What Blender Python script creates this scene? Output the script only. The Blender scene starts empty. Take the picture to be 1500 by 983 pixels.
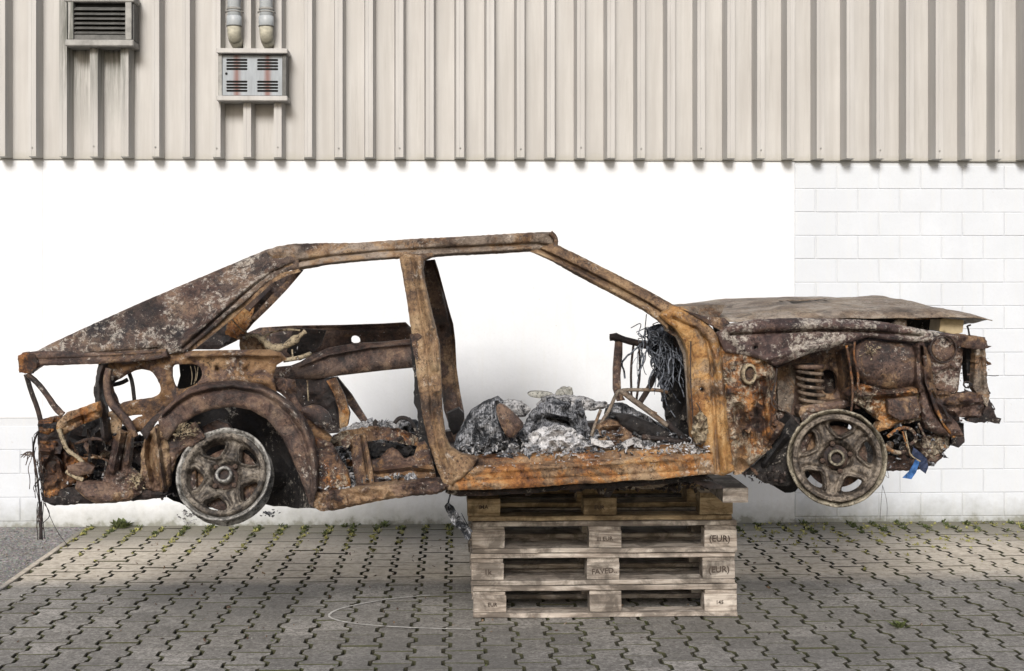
import bpy, math, random
import numpy as np
from mathutils import Vector, noise, Matrix
from mathutils.geometry import delaunay_2d_cdt
R = math.radians
random.seed(7)
S = bpy.context.scene
C = S.collection

# ------------------------------------------------------------------ camera, world, sun, exposure
FPX = 1900.0; CAMH = 1.57; YAW = math.atan(55/1900); PX0 = 722.0; HY = 397.0
cam_d = bpy.data.cameras.new('camera'); cam = bpy.data.objects.new('camera', cam_d); C.objects.link(cam)
cam.location = (0, 0, CAMH); cam.rotation_euler = (R(90), 0, -YAW)
cam_d.sensor_width = 36; cam_d.lens = FPX/1500*36
cam_d.shift_x = (750-PX0)/1500; cam_d.shift_y = (HY-491.5)/1500
cam_d.clip_start = .05; cam_d.clip_end = 500
S.camera = cam
SUN_EL, SUN_AZ = R(31), R(-9)          # azimuth measured from behind the camera towards the right
sd = Vector((math.sin(SUN_AZ)*math.cos(SUN_EL), -math.cos(SUN_AZ)*math.cos(SUN_EL), math.sin(SUN_EL)))
W = bpy.data.worlds.new('World'); S.world = W; W.use_nodes = True
nt = W.node_tree; bg = nt.nodes['Background']
sky = nt.nodes.new('ShaderNodeTexSky'); sky.sky_type = 'NISHITA'; sky.sun_disc = False
sky.sun_elevation = SUN_EL; sky.sun_rotation = math.atan2(sd.x, sd.y)
sky.air_density = 1.0; sky.dust_density = 3.0; sky.ozone_density = .6
nt.links.new(sky.outputs[0], bg.inputs[0]); bg.inputs[1].default_value = .10
sl = bpy.data.lights.new('sun', 'SUN'); sun = bpy.data.objects.new('sun', sl); C.objects.link(sun)
sl.energy = 3.1; sl.angle = R(19); sl.color = (1, .975, .94)
sun.rotation_euler = (-sd).to_track_quat('-Z', 'Y').to_euler(); sun.location = (3, -3, 8)
S.view_settings.view_transform = 'Standard'; S.view_settings.look = 'None'
S.view_settings.exposure = 0.17; S.view_settings.gamma = 1
S.cycles.max_bounces = 6; S.cycles.diffuse_bounces = 4

def P(px, py, Y):
    """photo pixel -> world point at depth Y"""
    u = (px-PX0)/FPX; s, c = math.sin(YAW), math.cos(YAW)
    X = Y*(s+u*c)/(c-u*s); d = X*s+Y*c
    return Vector((X, Y, CAMH-(py-HY)*d/FPX))

# ------------------------------------------------------------------ materials
def newmat(name):
    m = bpy.data.materials.new(name); m.use_nodes = True
    n = m.node_tree; b = n.nodes['Principled BSDF']; return m, n, b
class NB:
    def __init__(s, n): s.n = n; s.tc = n.nodes.new('ShaderNodeTexCoord')
    def co(s, sc=(1,1,1), loc=(0,0,0), which='Object'):
        m = s.n.nodes.new('ShaderNodeMapping'); m.inputs['Scale'].default_value = sc; m.inputs['Location'].default_value = loc
        s.n.links.new(s.tc.outputs[which], m.inputs[0]); return m.outputs[0]
    def noise(s, v, scale, det=4, rough=.6, dist=0):
        t = s.n.nodes.new('ShaderNodeTexNoise'); t.inputs['Scale'].default_value = scale; t.inputs['Detail'].default_value = det
        t.inputs['Roughness'].default_value = rough; t.inputs['Distortion'].default_value = dist
        s.n.links.new(v, t.inputs['Vector']); return t.outputs[0]
    def ramp(s, f, stops):
        r = s.n.nodes.new('ShaderNodeValToRGB'); e = r.color_ramp.elements
        while len(e) < len(stops): e.new(.5)
        for i, (p, c) in enumerate(stops):
            e[i].position = p; e[i].color = (c, c, c, 1) if isinstance(c, (int, float)) else (*c, 1)
        s.n.links.new(f, r.inputs[0]); return r.outputs[0]
    def mix(s, f, a, b, mode='MIX'):
        m = s.n.nodes.new('ShaderNodeMix'); m.data_type = 'RGBA'; m.blend_type = mode
        for k, v in ((0, f), (6, a), (7, b)):
            if isinstance(v, (int, float)): m.inputs[k].default_value = v
            elif isinstance(v, tuple): m.inputs[k].default_value = (*v, 1)
            else: s.n.links.new(v, m.inputs[k])
        return m.outputs[2]
    def math(s, op, a, b=0):
        m = s.n.nodes.new('ShaderNodeMath'); m.operation = op
        for k, v in ((0, a), (1, b)):
            if isinstance(v, (int, float)): m.inputs[k].default_value = v
            else: s.n.links.new(v, m.inputs[k])
        return m.outputs[0]
    def bump(s, b, h, st, dist=.01):
        p = s.n.nodes.new('ShaderNodeBump'); p.inputs['Strength'].default_value = st; p.inputs['Distance'].default_value = dist
        s.n.links.new(h, p.inputs['Height']); s.n.links.new(p.outputs[0], b.inputs['Normal'])

def rust(name, cols, ash=.0, ashc=(.42,.385,.34), shift=0.0, rough=.6, seed=0, soot=.25, spec=.45, bump=1.0, metal=0.0, alt=None, altamt=.5, streak=0):
    """burnt sheet steel: colour wanders between scale, soot and rust in patches"""
    m, n, b = newmat(name); q = NB(n); v = q.co(loc=(seed*3.1, seed*1.7, seed*.9))
    big = q.noise(v, 3.2, 6, .66, .9); med = q.noise(v, 13, 9, .76, .8); fine = q.noise(v, 85, 7, .78)
    f = q.math('ADD', q.math('ADD', q.math('MULTIPLY', big, .70), q.math('MULTIPLY', med, .62)), q.math('MULTIPLY', fine, .22))
    f = q.math('ADD', q.math('MULTIPLY', q.math('SUBTRACT', f, .77), 1.75), .5+shift)
    st = [(.30, cols[0]), (.44, cols[1]), (.57, cols[2]), (.72, cols[3])]
    c = q.ramp(f, st)
    if alt:
        am = q.ramp(q.math('ADD', q.noise(q.co(loc=(seed*5.3+2, 7, seed)), 4.6, 8, .74, 1.1), q.math('MULTIPLY', fine, .08)), [(.56-altamt*.1, 0), (.615-altamt*.1, 1)])
        c = q.mix(am, c, q.ramp(f, [(.30, alt[0]), (.44, alt[1]), (.57, alt[2]), (.72, alt[3])]))
    c = q.mix(q.math('MULTIPLY', q.ramp(fine, [(.40, .85), (.475, 0)]), q.ramp(q.noise(q.co(loc=(seed, 1, 9)), 7, 5, .6), [(.44, .12), (.56, 1)])), c, tuple(x*.4 for x in cols[0]))
    c = q.mix(q.ramp(q.noise(v, 150, 4, .75), [(.57, 0), (.66, .3)]), c, tuple(min(1, x*1.35+.02) for x in cols[3]))
    so = q.ramp(q.noise(v, 6.0, 8, .76, 1.4), [(.55, 0), (.62, soot)])
    c = q.mix(so, c, (.012, .011, .014))
    # thin dark cracks of scale
    vo = n.nodes.new('ShaderNodeTexVoronoi'); vo.feature = 'DISTANCE_TO_EDGE'; vo.inputs['Scale'].default_value = 22
    vm = n.nodes.new('ShaderNodeVectorMath'); vm.operation = 'ADD'; n.links.new(v, vm.inputs[0])
    nc = n.nodes.new('ShaderNodeTexNoise'); nc.inputs['Scale'].default_value = 9; n.links.new(v, nc.inputs['Vector']); n.links.new(nc.outputs[1], vm.inputs[1]); n.links.new(vm.outputs[0], vo.inputs['Vector'])
    cr = q.math('MULTIPLY', q.ramp(vo.outputs[0], [(.0, .7), (.035, 0)]), q.ramp(med, [(.48, 0), (.55, 1)]))
    c = q.mix(cr, c, (.02, .014, .012))
    if ash > 0:
        a1 = q.noise(q.co(loc=(4+seed, 2, 1)), 5.5, 5, .65, .6); a2 = q.noise(v, 46, 7, .78, .5)
        am = q.math('ADD', q.math('MULTIPLY', a1, .55), q.math('MULTIPLY', a2, .75))
        am = q.ramp(am, [(.745-ash*.13, 0), (.79-ash*.13, 1)])
        c = q.mix(q.math('MULTIPLY', am, q.ramp(fine, [(.42, .25), (.56, .95)])), c, ashc)
    fl = q.ramp(q.noise(q.co(loc=(9, seed, 3)), 80, 2, .5), [(.73, 0), (.76, .8)])
    c = q.mix(fl, c, (.42, .39, .36))
    n.links.new(c, b.inputs['Base Color']); b.inputs['Metallic'].default_value = metal
    b.inputs['Specular IOR Level'].default_value = spec
    n.links.new(q.ramp(med, [(.35, rough-.2), (.65, min(1, rough+.15))]), b.inputs['Roughness'])
    h = q.math('ADD', q.math('MULTIPLY', med, .7), q.math('MULTIPLY', fine, .5)); q.bump(b, h, bump, .012)
    return m
M = {}
OR = [(.045,.016,.007), (.17,.064,.018), (.34,.15,.042), (.45,.27,.12)]
PU = [(.007,.005,.005), (.032,.018,.016), (.084,.049,.038), (.18,.115,.08)]
BR = [(.022,.012,.008), (.085,.046,.026), (.20,.12,.064), (.33,.23,.14)]
M['brown'] = rust('rust_brown', BR, .12, seed=1, shift=.02, alt=PU, altamt=.4)
M['tan'] = rust('rust_tan', [(.04,.024,.016), (.13,.078,.046), (.26,.165,.088), (.37,.265,.16)], .05, seed=2, shift=.05, soot=.3, alt=BR, altamt=.3)
M['orange'] = rust('rust_orange', OR, .10, seed=3, shift=.06, soot=.4, alt=BR, altamt=.55)
M['pillar'] = rust('rust_ochre', [(.055,.022,.009), (.20,.086,.026), (.37,.195,.062), (.50,.32,.15)], .06, seed=13, shift=.07, soot=.35, alt=BR, altamt=.2)
M['roof'] = rust('rust_roof', [(.05,.036,.028), (.13,.098,.075), (.22,.172,.135), (.31,.25,.20)], .15, seed=17, shift=.04, alt=BR, altamt=.3, soot=.3)
M['bonnet'] = rust('bonnet_scale', [(.09,.07,.055), (.21,.168,.135), (.31,.262,.215), (.40,.35,.295)], .12, seed=21, shift=.03, alt=[(.06,.042,.03), (.15,.11,.08), (.24,.18,.13), (.33,.27,.2)], altamt=.4, soot=.5)
M['arch'] = rust('rust_arch', [(.022,.016,.016), (.062,.043,.038), (.125,.085,.066), (.22,.155,.11)], .10, seed=14, shift=.03, alt=PU, altamt=.5, soot=.5)
M['side'] = rust('rust_side_panel', PU, .12, seed=15, shift=.06, alt=[(.035,.018,.010), (.10,.052,.026), (.19,.105,.048), (.27,.17,.09)], altamt=.5, soot=.5)
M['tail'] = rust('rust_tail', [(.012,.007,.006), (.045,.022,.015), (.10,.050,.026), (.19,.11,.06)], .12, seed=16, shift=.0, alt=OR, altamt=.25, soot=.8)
M['purple'] = rust('rust_purple', PU, .10, seed=4, shift=.04, soot=.6, spec=.55, rough=.5, alt=BR, altamt=.0)
M['ashy'] = rust('rust_ashy', [(.016,.010,.011), (.050,.029,.028), (.10,.062,.054), (.18,.115,.085)], .62, seed=5, soot=.6, shift=.03)
M['ashy2'] = rust('rust_flaked', [(.014,.009,.009), (.050,.028,.023), (.12,.066,.038), (.23,.145,.08)], .52, ashc=(.38,.335,.26), seed=6, soot=.8, alt=OR, altamt=.0)
M['quarter'] = rust('rust_quarter_panel', [(.022,.015,.015), (.060,.042,.036), (.12,.082,.062), (.20,.135,.09)], .64, seed=7, shift=.01, soot=.7, alt=PU, altamt=.35)
M['grey'] = rust('rust_grey', [(.055,.042,.034), (.125,.098,.077), (.20,.162,.128), (.28,.235,.19)], .10, seed=8, shift=.04, soot=.3, alt=BR, altamt=.0)
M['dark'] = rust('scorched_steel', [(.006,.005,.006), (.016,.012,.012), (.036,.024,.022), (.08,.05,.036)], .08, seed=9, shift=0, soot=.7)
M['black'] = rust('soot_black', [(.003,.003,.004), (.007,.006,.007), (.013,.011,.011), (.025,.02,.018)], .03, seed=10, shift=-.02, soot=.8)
M['spring'] = rust('spring_rust', [(.04,.03,.022), (.10,.072,.053), (.18,.135,.10), (.25,.195,.145)], .1, seed=12, shift=.03)
def mat_ash(name, dark, light, thr=.5, seed=0, stripes=False):
    m, n, b = newmat(name); q = NB(n); v = q.co(loc=(seed, seed*.7, 0))
    a = q.noise(v, 9, 8, .75, 1.5); f = q.noise(v, 85, 5, .7)
    t = q.math('ADD', q.math('MULTIPLY', a, .8), q.math('MULTIPLY', f, .3))
    c = q.ramp(t, [(thr-.06, dark), (thr, tuple(.5*(x+y) for x, y in zip(dark, light))), (thr+.07, light)])
    if stripes:
        w = n.nodes.new('ShaderNodeTexWave'); w.wave_type = 'BANDS'; w.inputs['Scale'].default_value = 34; w.inputs['Distortion'].default_value = 5
        w.inputs['Detail'].default_value = 2; n.links.new(v, w.inputs['Vector'])
        c = q.mix(q.math('MULTIPLY', w.outputs[1], .5), c, (.05, .055, .065))
    c = q.mix(q.ramp(f, [(.38, .8), (.47, 0)]), c, (.02, .02, .022))
    n.links.new(c, b.inputs['Base Color']); b.inputs['Roughness'].default_value = .95; b.inputs['Specular IOR Level'].default_value = .1
    q.bump(b, t, .9, .015); return m
M['ash'] = mat_ash('grey_ash', (.05,.05,.054), (.42,.42,.43), .52, 1)
M['ash_dark'] = mat_ash('charred_foam', (.022,.024,.028), (.40,.41,.44), .56, 2, True)
M['ash_white'] = mat_ash('white_ash', (.10,.10,.10), (.56,.56,.575), .50, 3)
M['ash_pale'] = mat_ash('plaster_ash', (.10,.098,.09), (.33,.33,.305), .5, 4)
M['wire'] = mat_ash('burnt_wire', (.010,.012,.016), (.20,.22,.26), .545, 5)
M['crust'] = mat_ash('pale_crust', (.09,.06,.04), (.36,.30,.21), .51, 6)
def mat_alloy(name, cols, seed):
    m, n, b = newmat(name); q = NB(n); v = q.co(loc=(seed, 0, 0))
    a = q.noise(v, 14, 7, .7, .8); f = q.noise(v, 90, 5, .7)
    c = q.ramp(q.math('ADD', q.math('MULTIPLY', a, .75), q.math('MULTIPLY', f, .28)), [(.42, cols[0]), (.5, cols[1]), (.6, cols[2])])
    c = q.mix(q.ramp(f, [(.36, .8), (.46, 0)]), c, (.02,.018,.015))
    n.links.new(c, b.inputs['Base Color']); b.inputs['Metallic'].default_value = .25; b.inputs['Roughness'].default_value = .6
    q.bump(b, q.math('ADD', a, q.math('MULTIPLY', f, .5)), .5, .01); return m
M['alloy'] = mat_alloy('burnt_alloy', [(.014,.011,.009), (.062,.048,.038), (.20,.168,.135)], 1)
M['alloy_rim'] = mat_alloy('burnt_alloy_rim', [(.04,.033,.023), (.155,.135,.10), (.33,.30,.235)], 2)
M['alloy_rimdark'] = mat_alloy('ashy_alloy_rim', [(.06,.057,.052), (.19,.185,.175), (.38,.375,.36)], 5)
M['alloy_dark'] = mat_alloy('sooty_alloy', [(.012,.010,.009), (.060,.049,.040), (.20,.175,.145)], 3)
def mat_plain(name, col, rough=.7, var=.12, scale=20, bump=.1, metal=0):
    m, n, b = newmat(name); q = NB(n); v = q.co()
    f = q.noise(v, scale, 6, .65); c = q.mix(q.ramp(f, [(.35, 0), (.65, 1)]), tuple(x*(1-var) for x in col), tuple(min(1, x*(1+var)) for x in col))
    n.links.new(c, b.inputs['Base Color']); b.inputs['Roughness'].default_value = rough; b.inputs['Metallic'].default_value = metal
    q.bump(b, f, bump, .01); return m
def mat_wood(name, c0, c1, seed, knots=.5):
    m, n, b = newmat(name); q = NB(n)
    oi = n.nodes.new('ShaderNodeObjectInfo')
    mp = n.nodes.new('ShaderNodeMapping'); mp.inputs['Scale'].default_value = (2.0, 22, 22)
    cb = n.nodes.new('ShaderNodeCombineXYZ'); n.links.new(q.math('MULTIPLY', oi.outputs['Random'], 40), cb.inputs[0])
    va = n.nodes.new('ShaderNodeVectorMath'); n.links.new(q.tc.outputs['Object'], va.inputs[0]); n.links.new(cb.outputs[0], va.inputs[1])
    n.links.new(va.outputs[0], mp.inputs[0])
    g = q.noise(mp.outputs[0], 1.6, 7, .7, .8); d = q.noise(va.outputs[0], 7, 6, .7, .5)
    c = q.ramp(g, [(.32, tuple(x*.45 for x in c0)), (.45, c0), (.62, c1)])
    c = q.mix(q.ramp(d, [(.42, .8), (.56, 0)]), c, tuple(x*.35 for x in c0), 'MIX')
    hs = n.nodes.new('ShaderNodeHueSaturation'); n.links.new(c, hs.inputs['Color'])
    n.links.new(q.math('ADD', q.math('MULTIPLY', oi.outputs['Random'], .45), .78), hs.inputs['Value'])
    n.links.new(hs.outputs[0], b.inputs['Base Color']); b.inputs['Roughness'].default_value = .85; b.inputs['Specular IOR Level'].default_value = .2
    q.bump(b, g, .6, .006); return m
M['wood_grey'] = mat_wood('weathered_wood', (.26,.222,.190), (.50,.455,.405), 1)
M['wood_new'] = mat_wood('yellowed_wood', (.29,.215,.13), (.50,.40,.265), 2)
M['ink'] = mat_plain('stamp_ink', (.055,.040,.032), .9)
# wall
def mat_wall(name, col, grime=True):
    m, n, b = newmat(name); q = NB(n); v = n.nodes.new('ShaderNodeNewGeometry').outputs['Position']
    f = q.noise(v, 3.2, 6, .6, .4); g = q.noise(v, 45, 5, .6)
    c = q.mix(q.ramp(f, [(.35, 0), (.7, 1)]), tuple(x*.93 for x in col), col)
    c = q.mix(q.ramp(q.noise(v, 28, 3, .5), [(.735, 0), (.77, .35)]), c, (.42, .42, .40))
    c = q.mix(q.ramp(q.noise(v, 1.3, 7, .7, .8), [(.45, 0), (.62, .5)]), c, tuple(x*.90 for x in col))
    c = q.mix(q.ramp(q.noise(v, 75, 3, .6), [(.5, 0), (.7, .25)]), c, tuple(x*.84 for x in col))
    if grime:   # rising dirt and moss at the foot of the wall
        geo = n.nodes.new('ShaderNodeNewGeometry'); sp = n.nodes.new('ShaderNodeSeparateXYZ'); n.links.new(geo.outputs['Position'], sp.inputs[0])
        z = q.math('ADD', sp.outputs[2], q.math('MULTIPLY', q.math('SUBTRACT', q.noise(v, 9, 6, .7), .5), -.22))
        c = q.mix(q.ramp(z, [(.0, .85), (.035, .45), (.16, 0)]), c, (.17, .17, .13))
        st = q.noise(q.co(sc=(9, 1, .8)), 2.2, 5, .7); zt = q.math('MULTIPLY', q.ramp(sp.outputs[2], [(.0, 0), (.52, 0)]), 1)
        c = q.mix(q.math('MULTIPLY', q.ramp(st, [(.5, 0), (.75, .22)]), 1), c, (.62, .61, .55))
    n.links.new(c, b.inputs['Base Color']); b.inputs['Roughness'].default_value = .85; b.inputs['Specular IOR Level'].default_value = .15
    q.bump(b, q.math('ADD', f, q.math('MULTIPLY', g, .35)), .25, .008); return m
M['plaster'] = mat_wall('white_painted_plaster', (.715,.735,.762))
M['block'] = mat_wall('white_painted_block', (.60,.632,.678))
M['mortar'] = mat_wall('painted_mortar', (.575,.60,.635))
def mat_clad():
    m, n, b = newmat('beige_cladding'); q = NB(n); v = q.co(which='Object')
    oi = n.nodes.new('ShaderNodeObjectInfo')
    # the panels share a mesh, so take the position from the geometry
    geo = n.nodes.new('ShaderNodeNewGeometry'); pos = geo.outputs['Position']
    mp = n.nodes.new('ShaderNodeMapping'); mp.inputs['Scale'].default_value = (14, 14, .8); n.links.new(pos, mp.inputs[0])
    f = q.noise(mp.outputs[0], 1.0, 6, .65); g = q.noise(pos, 2.0, 5, .6)
    base = q.mix(q.ramp(f, [(.38, 0), (.62, 1)]), (.40,.388,.373), (.475,.465,.45))
    base = q.mix(q.ramp(g, [(.35, .35), (.6, 0)]), base, (.36,.345,.328))
    # greenish run-off streaks below the vent (world place of the grille)
    sp = n.nodes.new('ShaderNodeSeparateXYZ'); n.links.new(pos, sp.inputs[0])
    xm = q.ramp(q.math('MULTIPLY', q.math('ABSOLUTE', q.math('ADD', sp.outputs[0], 2.18)), 1/.26), [(.75, 1), (1, 0)])
    zm = q.ramp(q.math('MULTIPLY', q.math('SUBTRACT', 2.99, sp.outputs[2]), 1.6), [(.0, 1), (1, .0)])
    stk = q.ramp(q.noise(mp.outputs[0], 2.6, 5, .7), [(.34, 0), (.56, 1)])
    base = q.mix(q.math('MULTIPLY', q.math('MULTIPLY', xm, zm), q.math('MULTIPLY', stk, .95)), base, (.10,.105,.09))
    base = q.mix(q.ramp(q.noise(mp.outputs[0], .8, 6, .75), [(.56, 0), (.72, .4)]), base, (.22,.205,.185))
    low = q.ramp(q.math('ADD', q.math('SUBTRACT', sp.outputs[2], 2.25), q.math('MULTIPLY', q.math('SUBTRACT', q.noise(pos, 12, 5, .7), .5), .1)), [(.0, .5), (.05, .0)])
    base = q.mix(low, base, (.33,.32,.26))
    n.links.new(base, b.inputs['Base Color']); b.inputs['Roughness'].default_value = .5; b.inputs['Specular IOR Level'].default_value = .35
    return m
M['clad'] = mat_clad()
def mat_paver():
    m, n, b = newmat('grey_concrete_paver'); q = NB(n)
    geo = n.nodes.new('ShaderNodeNewGeometry'); oi = n.nodes.new('ShaderNodeObjectInfo'); pos = geo.outputs['Position']
    r = q.math('FRACT', q.math('ADD', oi.outputs['Random'], geo.outputs['Random Per Island']))
    c = q.ramp(r, [(.0, (.17,.162,.152)), (.2, (.25,.238,.222)), (.5, (.215,.205,.192)), (.75, (.285,.272,.254)), (1, (.35,.332,.31))])
    g = q.noise(pos, 62, 6, .85); f = q.noise(pos, 2.3, 6, .65, .5); h = q.noise(pos, 24, 6, .7)
    c = q.mix(q.ramp(g, [(.41, .8), (.5, 0)]), c, (.10,.094,.086))
    c = q.mix(q.ramp(g, [(.53, 0), (.62, .6)]), c, (.44,.425,.40))
    c = q.mix(q.ramp(h, [(.40, .55), (.54, 0)]), c, (.11,.104,.096))
    c = q.mix(q.ramp(q.noise(pos, 1.1, 5, .6, .6), [(.40, .45), (.56, 0)]), c, (.125,.12,.112))
    c = q.mix(q.ramp(q.noise(pos, 7, 7, .7, 1.0), [(.58, 0), (.68, .35)]), c, (.11,.112,.085))
    sp = n.nodes.new('ShaderNodeSeparateXYZ'); n.links.new(pos, sp.inputs[0])
    # sunlit band painted pale and warm into the pavers a metre off the wall, mossy strip right at the wall
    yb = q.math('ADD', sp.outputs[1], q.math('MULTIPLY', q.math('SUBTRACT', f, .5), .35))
    sun_band = q.ramp(q.math('MULTIPLY', q.math('SUBTRACT', yb, 6.4), .6), [(.05, 0), (.20, .85), (.52, .9), (.80, .35)])
    c = q.mix(q.math('MULTIPLY', sun_band, .85), c, q.mix(q.ramp(h, [(.35, 0), (.65, 1)]), (.40,.345,.275), (.68,.615,.515)))
    moss = q.ramp(q.math('ADD', q.math('MULTIPLY', q.math('SUBTRACT', yb, 7.1), .8), q.math('MULTIPLY', q.math('SUBTRACT', h, .5), 1.2)), [(.30, 0), (.75, .6)])
    c = q.mix(moss, c, (.085,.088,.05))
    n.links.new(c, b.inputs['Base Color']); b.inputs['Roughness'].default_value = .92; b.inputs['Specular IOR Level'].default_value = .15
    q.bump(b, q.math('ADD', g, q.math('MULTIPLY', h, .8)), .5, .004); return m
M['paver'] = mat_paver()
def mat_dirt():
    m, n, b = newmat('mossy_joint_soil'); q = NB(n); v = q.co()
    f = q.noise(v, 5, 6, .7); g = q.noise(v, 60, 5, .7)
    c = q.mix(q.ramp(f, [(.42, 0), (.60, 1)]), (.026,.023,.018), (.062,.064,.028)); c = q.mix(q.ramp(g, [(.5, 0), (.7, .4)]), c, (.085,.08,.04))
    n.links.new(c, b.inputs['Base Color']); b.inputs['Roughness'].default_value = 1; q.bump(b, g, .8, .01); return m
M['dirt'] = mat_dirt()
def mat_gravel():
    m, n, b = newmat('gravel_asphalt'); q = NB(n); v = q.co()
    vo = n.nodes.new('ShaderNodeTexVoronoi'); vo.inputs['Scale'].default_value = 95; n.links.new(v, vo.inputs['Vector'])
    c = q.ramp(q.noise(v, 60, 5, .8), [(.35, (.07,.062,.054)), (.5, (.20,.178,.155)), (.65, (.42,.38,.33))])
    c = q.mix(.4, c, vo.outputs['Color'], 'OVERLAY'); c = q.mix(q.ramp(q.noise(v, 3, 5, .6), [(.4, .4), (.6, 0)]), c, (.07,.065,.06))
    hs = n.nodes.new('ShaderNodeHueSaturation'); hs.inputs['Saturation'].default_value = .45; n.links.new(c, hs.inputs['Color'])
    n.links.new(hs.outputs[0], b.inputs['Base Color']); b.inputs['Roughness'].default_value = .95; q.bump(b, vo.outputs[0], .8, .006); return m
M['gravel'] = mat_gravel()
M['leaf'] = mat_plain('weed_leaf', (.070,.088,.026), .8, .45, 30)
M['leaf_yellow'] = mat_plain('yellow_weed', (.31,.30,.10), .8, .35, 30)
M['galv'] = mat_plain('weathered_galvanised', (.27,.265,.25), .6, .25, 14, .2)
M['louvre'] = mat_plain('grey_louvre', (.095,.095,.09), .6, .3, 20, .2)
M['void'] = mat_plain('dark_opening', (.006,.006,.006), .9)
M['pipe'] = mat_plain('grey_flue_pipe', (.43,.46,.48), .45, .18, 9, .1)
M['pipe_end'] = mat_plain('stained_pipe_end', (.44,.42,.34), .6, .25, 30, .2)
M['blue'] = mat_plain('blue_webbing', (.028,.10,.27), .75, .3, 60, .4)
M['blue_dark'] = mat_plain('dark_blue_webbing', (.015,.025,.06), .75, .3, 60, .4)
M['cream'] = mat_plain('cream_plastic', (.45,.36,.22), .6, .2, 12, .2)
M['chalk'] = mat_plain('chalk', (.48,.47,.45), .95, .25, 60, .1)
def mat_plate():
    m, n, b = newmat('flue_plate_paint'); q = NB(n); v = q.co()
    sp = n.nodes.new('ShaderNodeSeparateXYZ'); n.links.new(q.tc.outputs['Object'], sp.inputs[0])
    f = q.noise(q.co(sc=(6, 6, 1)), 5, 5, .7)
    c = q.mix(q.ramp(f, [(.4, 0), (.7, .5)]), (.30,.33,.36), (.15,.155,.16))
    for x in (-.093, .093):
        d = q.math('ABSOLUTE', q.math('SUBTRACT', sp.outputs[0], x)); mk = q.ramp(q.math('ADD', q.math('MULTIPLY', d, 12), q.math('MULTIPLY', f, .5)), [(.30, .8), (.6, 0)])
        c = q.mix(mk, c, (.16,.045,.025))
    n.links.new(c, b.inputs['Base Color']); b.inputs['Roughness'].default_value = .55; return m
M['plate'] = mat_plate()

# ------------------------------------------------------------------ object helpers
def link(name, me, mat, parent=None, loc=None):
    o = bpy.data.objects.new(name, me); C.objects.link(o)
    if mat is not None and not me.materials: me.materials.append(M[mat] if isinstance(mat, str) else mat)
    if parent: o.parent = parent
    if loc is not None: o.location = loc
    return o
def thing(name, label, cat, loc=(0,0,0), group=None, rz=0):
    o = bpy.data.objects.new(name, None); C.objects.link(o); o.location = loc; o.rotation_euler.z = rz
    o.empty_display_size = .1; tag(o, label, cat, group); return o
def tag(o, label, cat, group=None):
    o['label'] = label; o['category'] = cat
    if group: o['group'] = group
    return o
def mesh(name, vs, fs, smooth=False):
    me = bpy.data.meshes.new(name); me.from_pydata([tuple(v) for v in vs], [], fs); me.update()
    if smooth: me.polygons.foreach_set('use_smooth', [True]*len(me.polygons))
    return me
def struct(o): o['kind'] = 'structure'; return o
def stuff(o): o['kind'] = 'stuff'; return o

def chaikin(pts, n=2, closed=True):
    pts = [tuple(p) for p in pts]
    for _ in range(n):
        out = []
        m = len(pts); rng = range(m if closed else m-1)
        if not closed: out.append(pts[0])
        for i in rng:
            a, b = pts[i], pts[(i+1) % m]
            out.append(tuple(x*.75+y*.25 for x, y in zip(a, b))); out.append(tuple(x*.25+y*.75 for x, y in zip(a, b)))
        if not closed: out.append(pts[-1])
        pts = out
    return pts
def resample(pts, step, closed=True, rag=0):
    out = []
    m = len(pts)
    for i in range(m if closed else m-1):
        a, b = np.array(pts[i], float), np.array(pts[(i+1) % m], float)
        L = np.linalg.norm(b-a); k = max(1, int(round(L/step)))
        for j in range(k):
            p = a+(b-a)*j/k
            if rag and (j or k == 1): p = p+np.array([random.uniform(-rag, rag), random.uniform(-rag, rag)])
            out.append((float(p[0]), float(p[1])))
    return out
def inside(pts, poly):
    x, y = pts[:, 0], pts[:, 1]; r = np.zeros(len(pts), bool); n = len(poly)
    for i in range(n):
        x1, y1 = poly[i]; x2, y2 = poly[(i+1) % n]
        if y1 == y2: continue
        c = ((y1 > y) != (y2 > y)) & (x < (x2-x1)*(y-y1)/(y2-y1)+x1); r ^= c
    return r
def pdist(pts, line, closed=False):
    d = np.full(len(pts), 1e9); n = len(line)
    for i in range(n if closed else n-1):
        a = np.array(line[i], float); b = np.array(line[(i+1) % n], float); ab = b-a; L = (ab**2).sum()
        if L < 1e-9: continue
        t = np.clip(((pts-a)@ab)/L, 0, 1); d = np.minimum(d, np.linalg.norm(pts-(a+t[:, None]*ab), axis=1))
    return d
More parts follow.
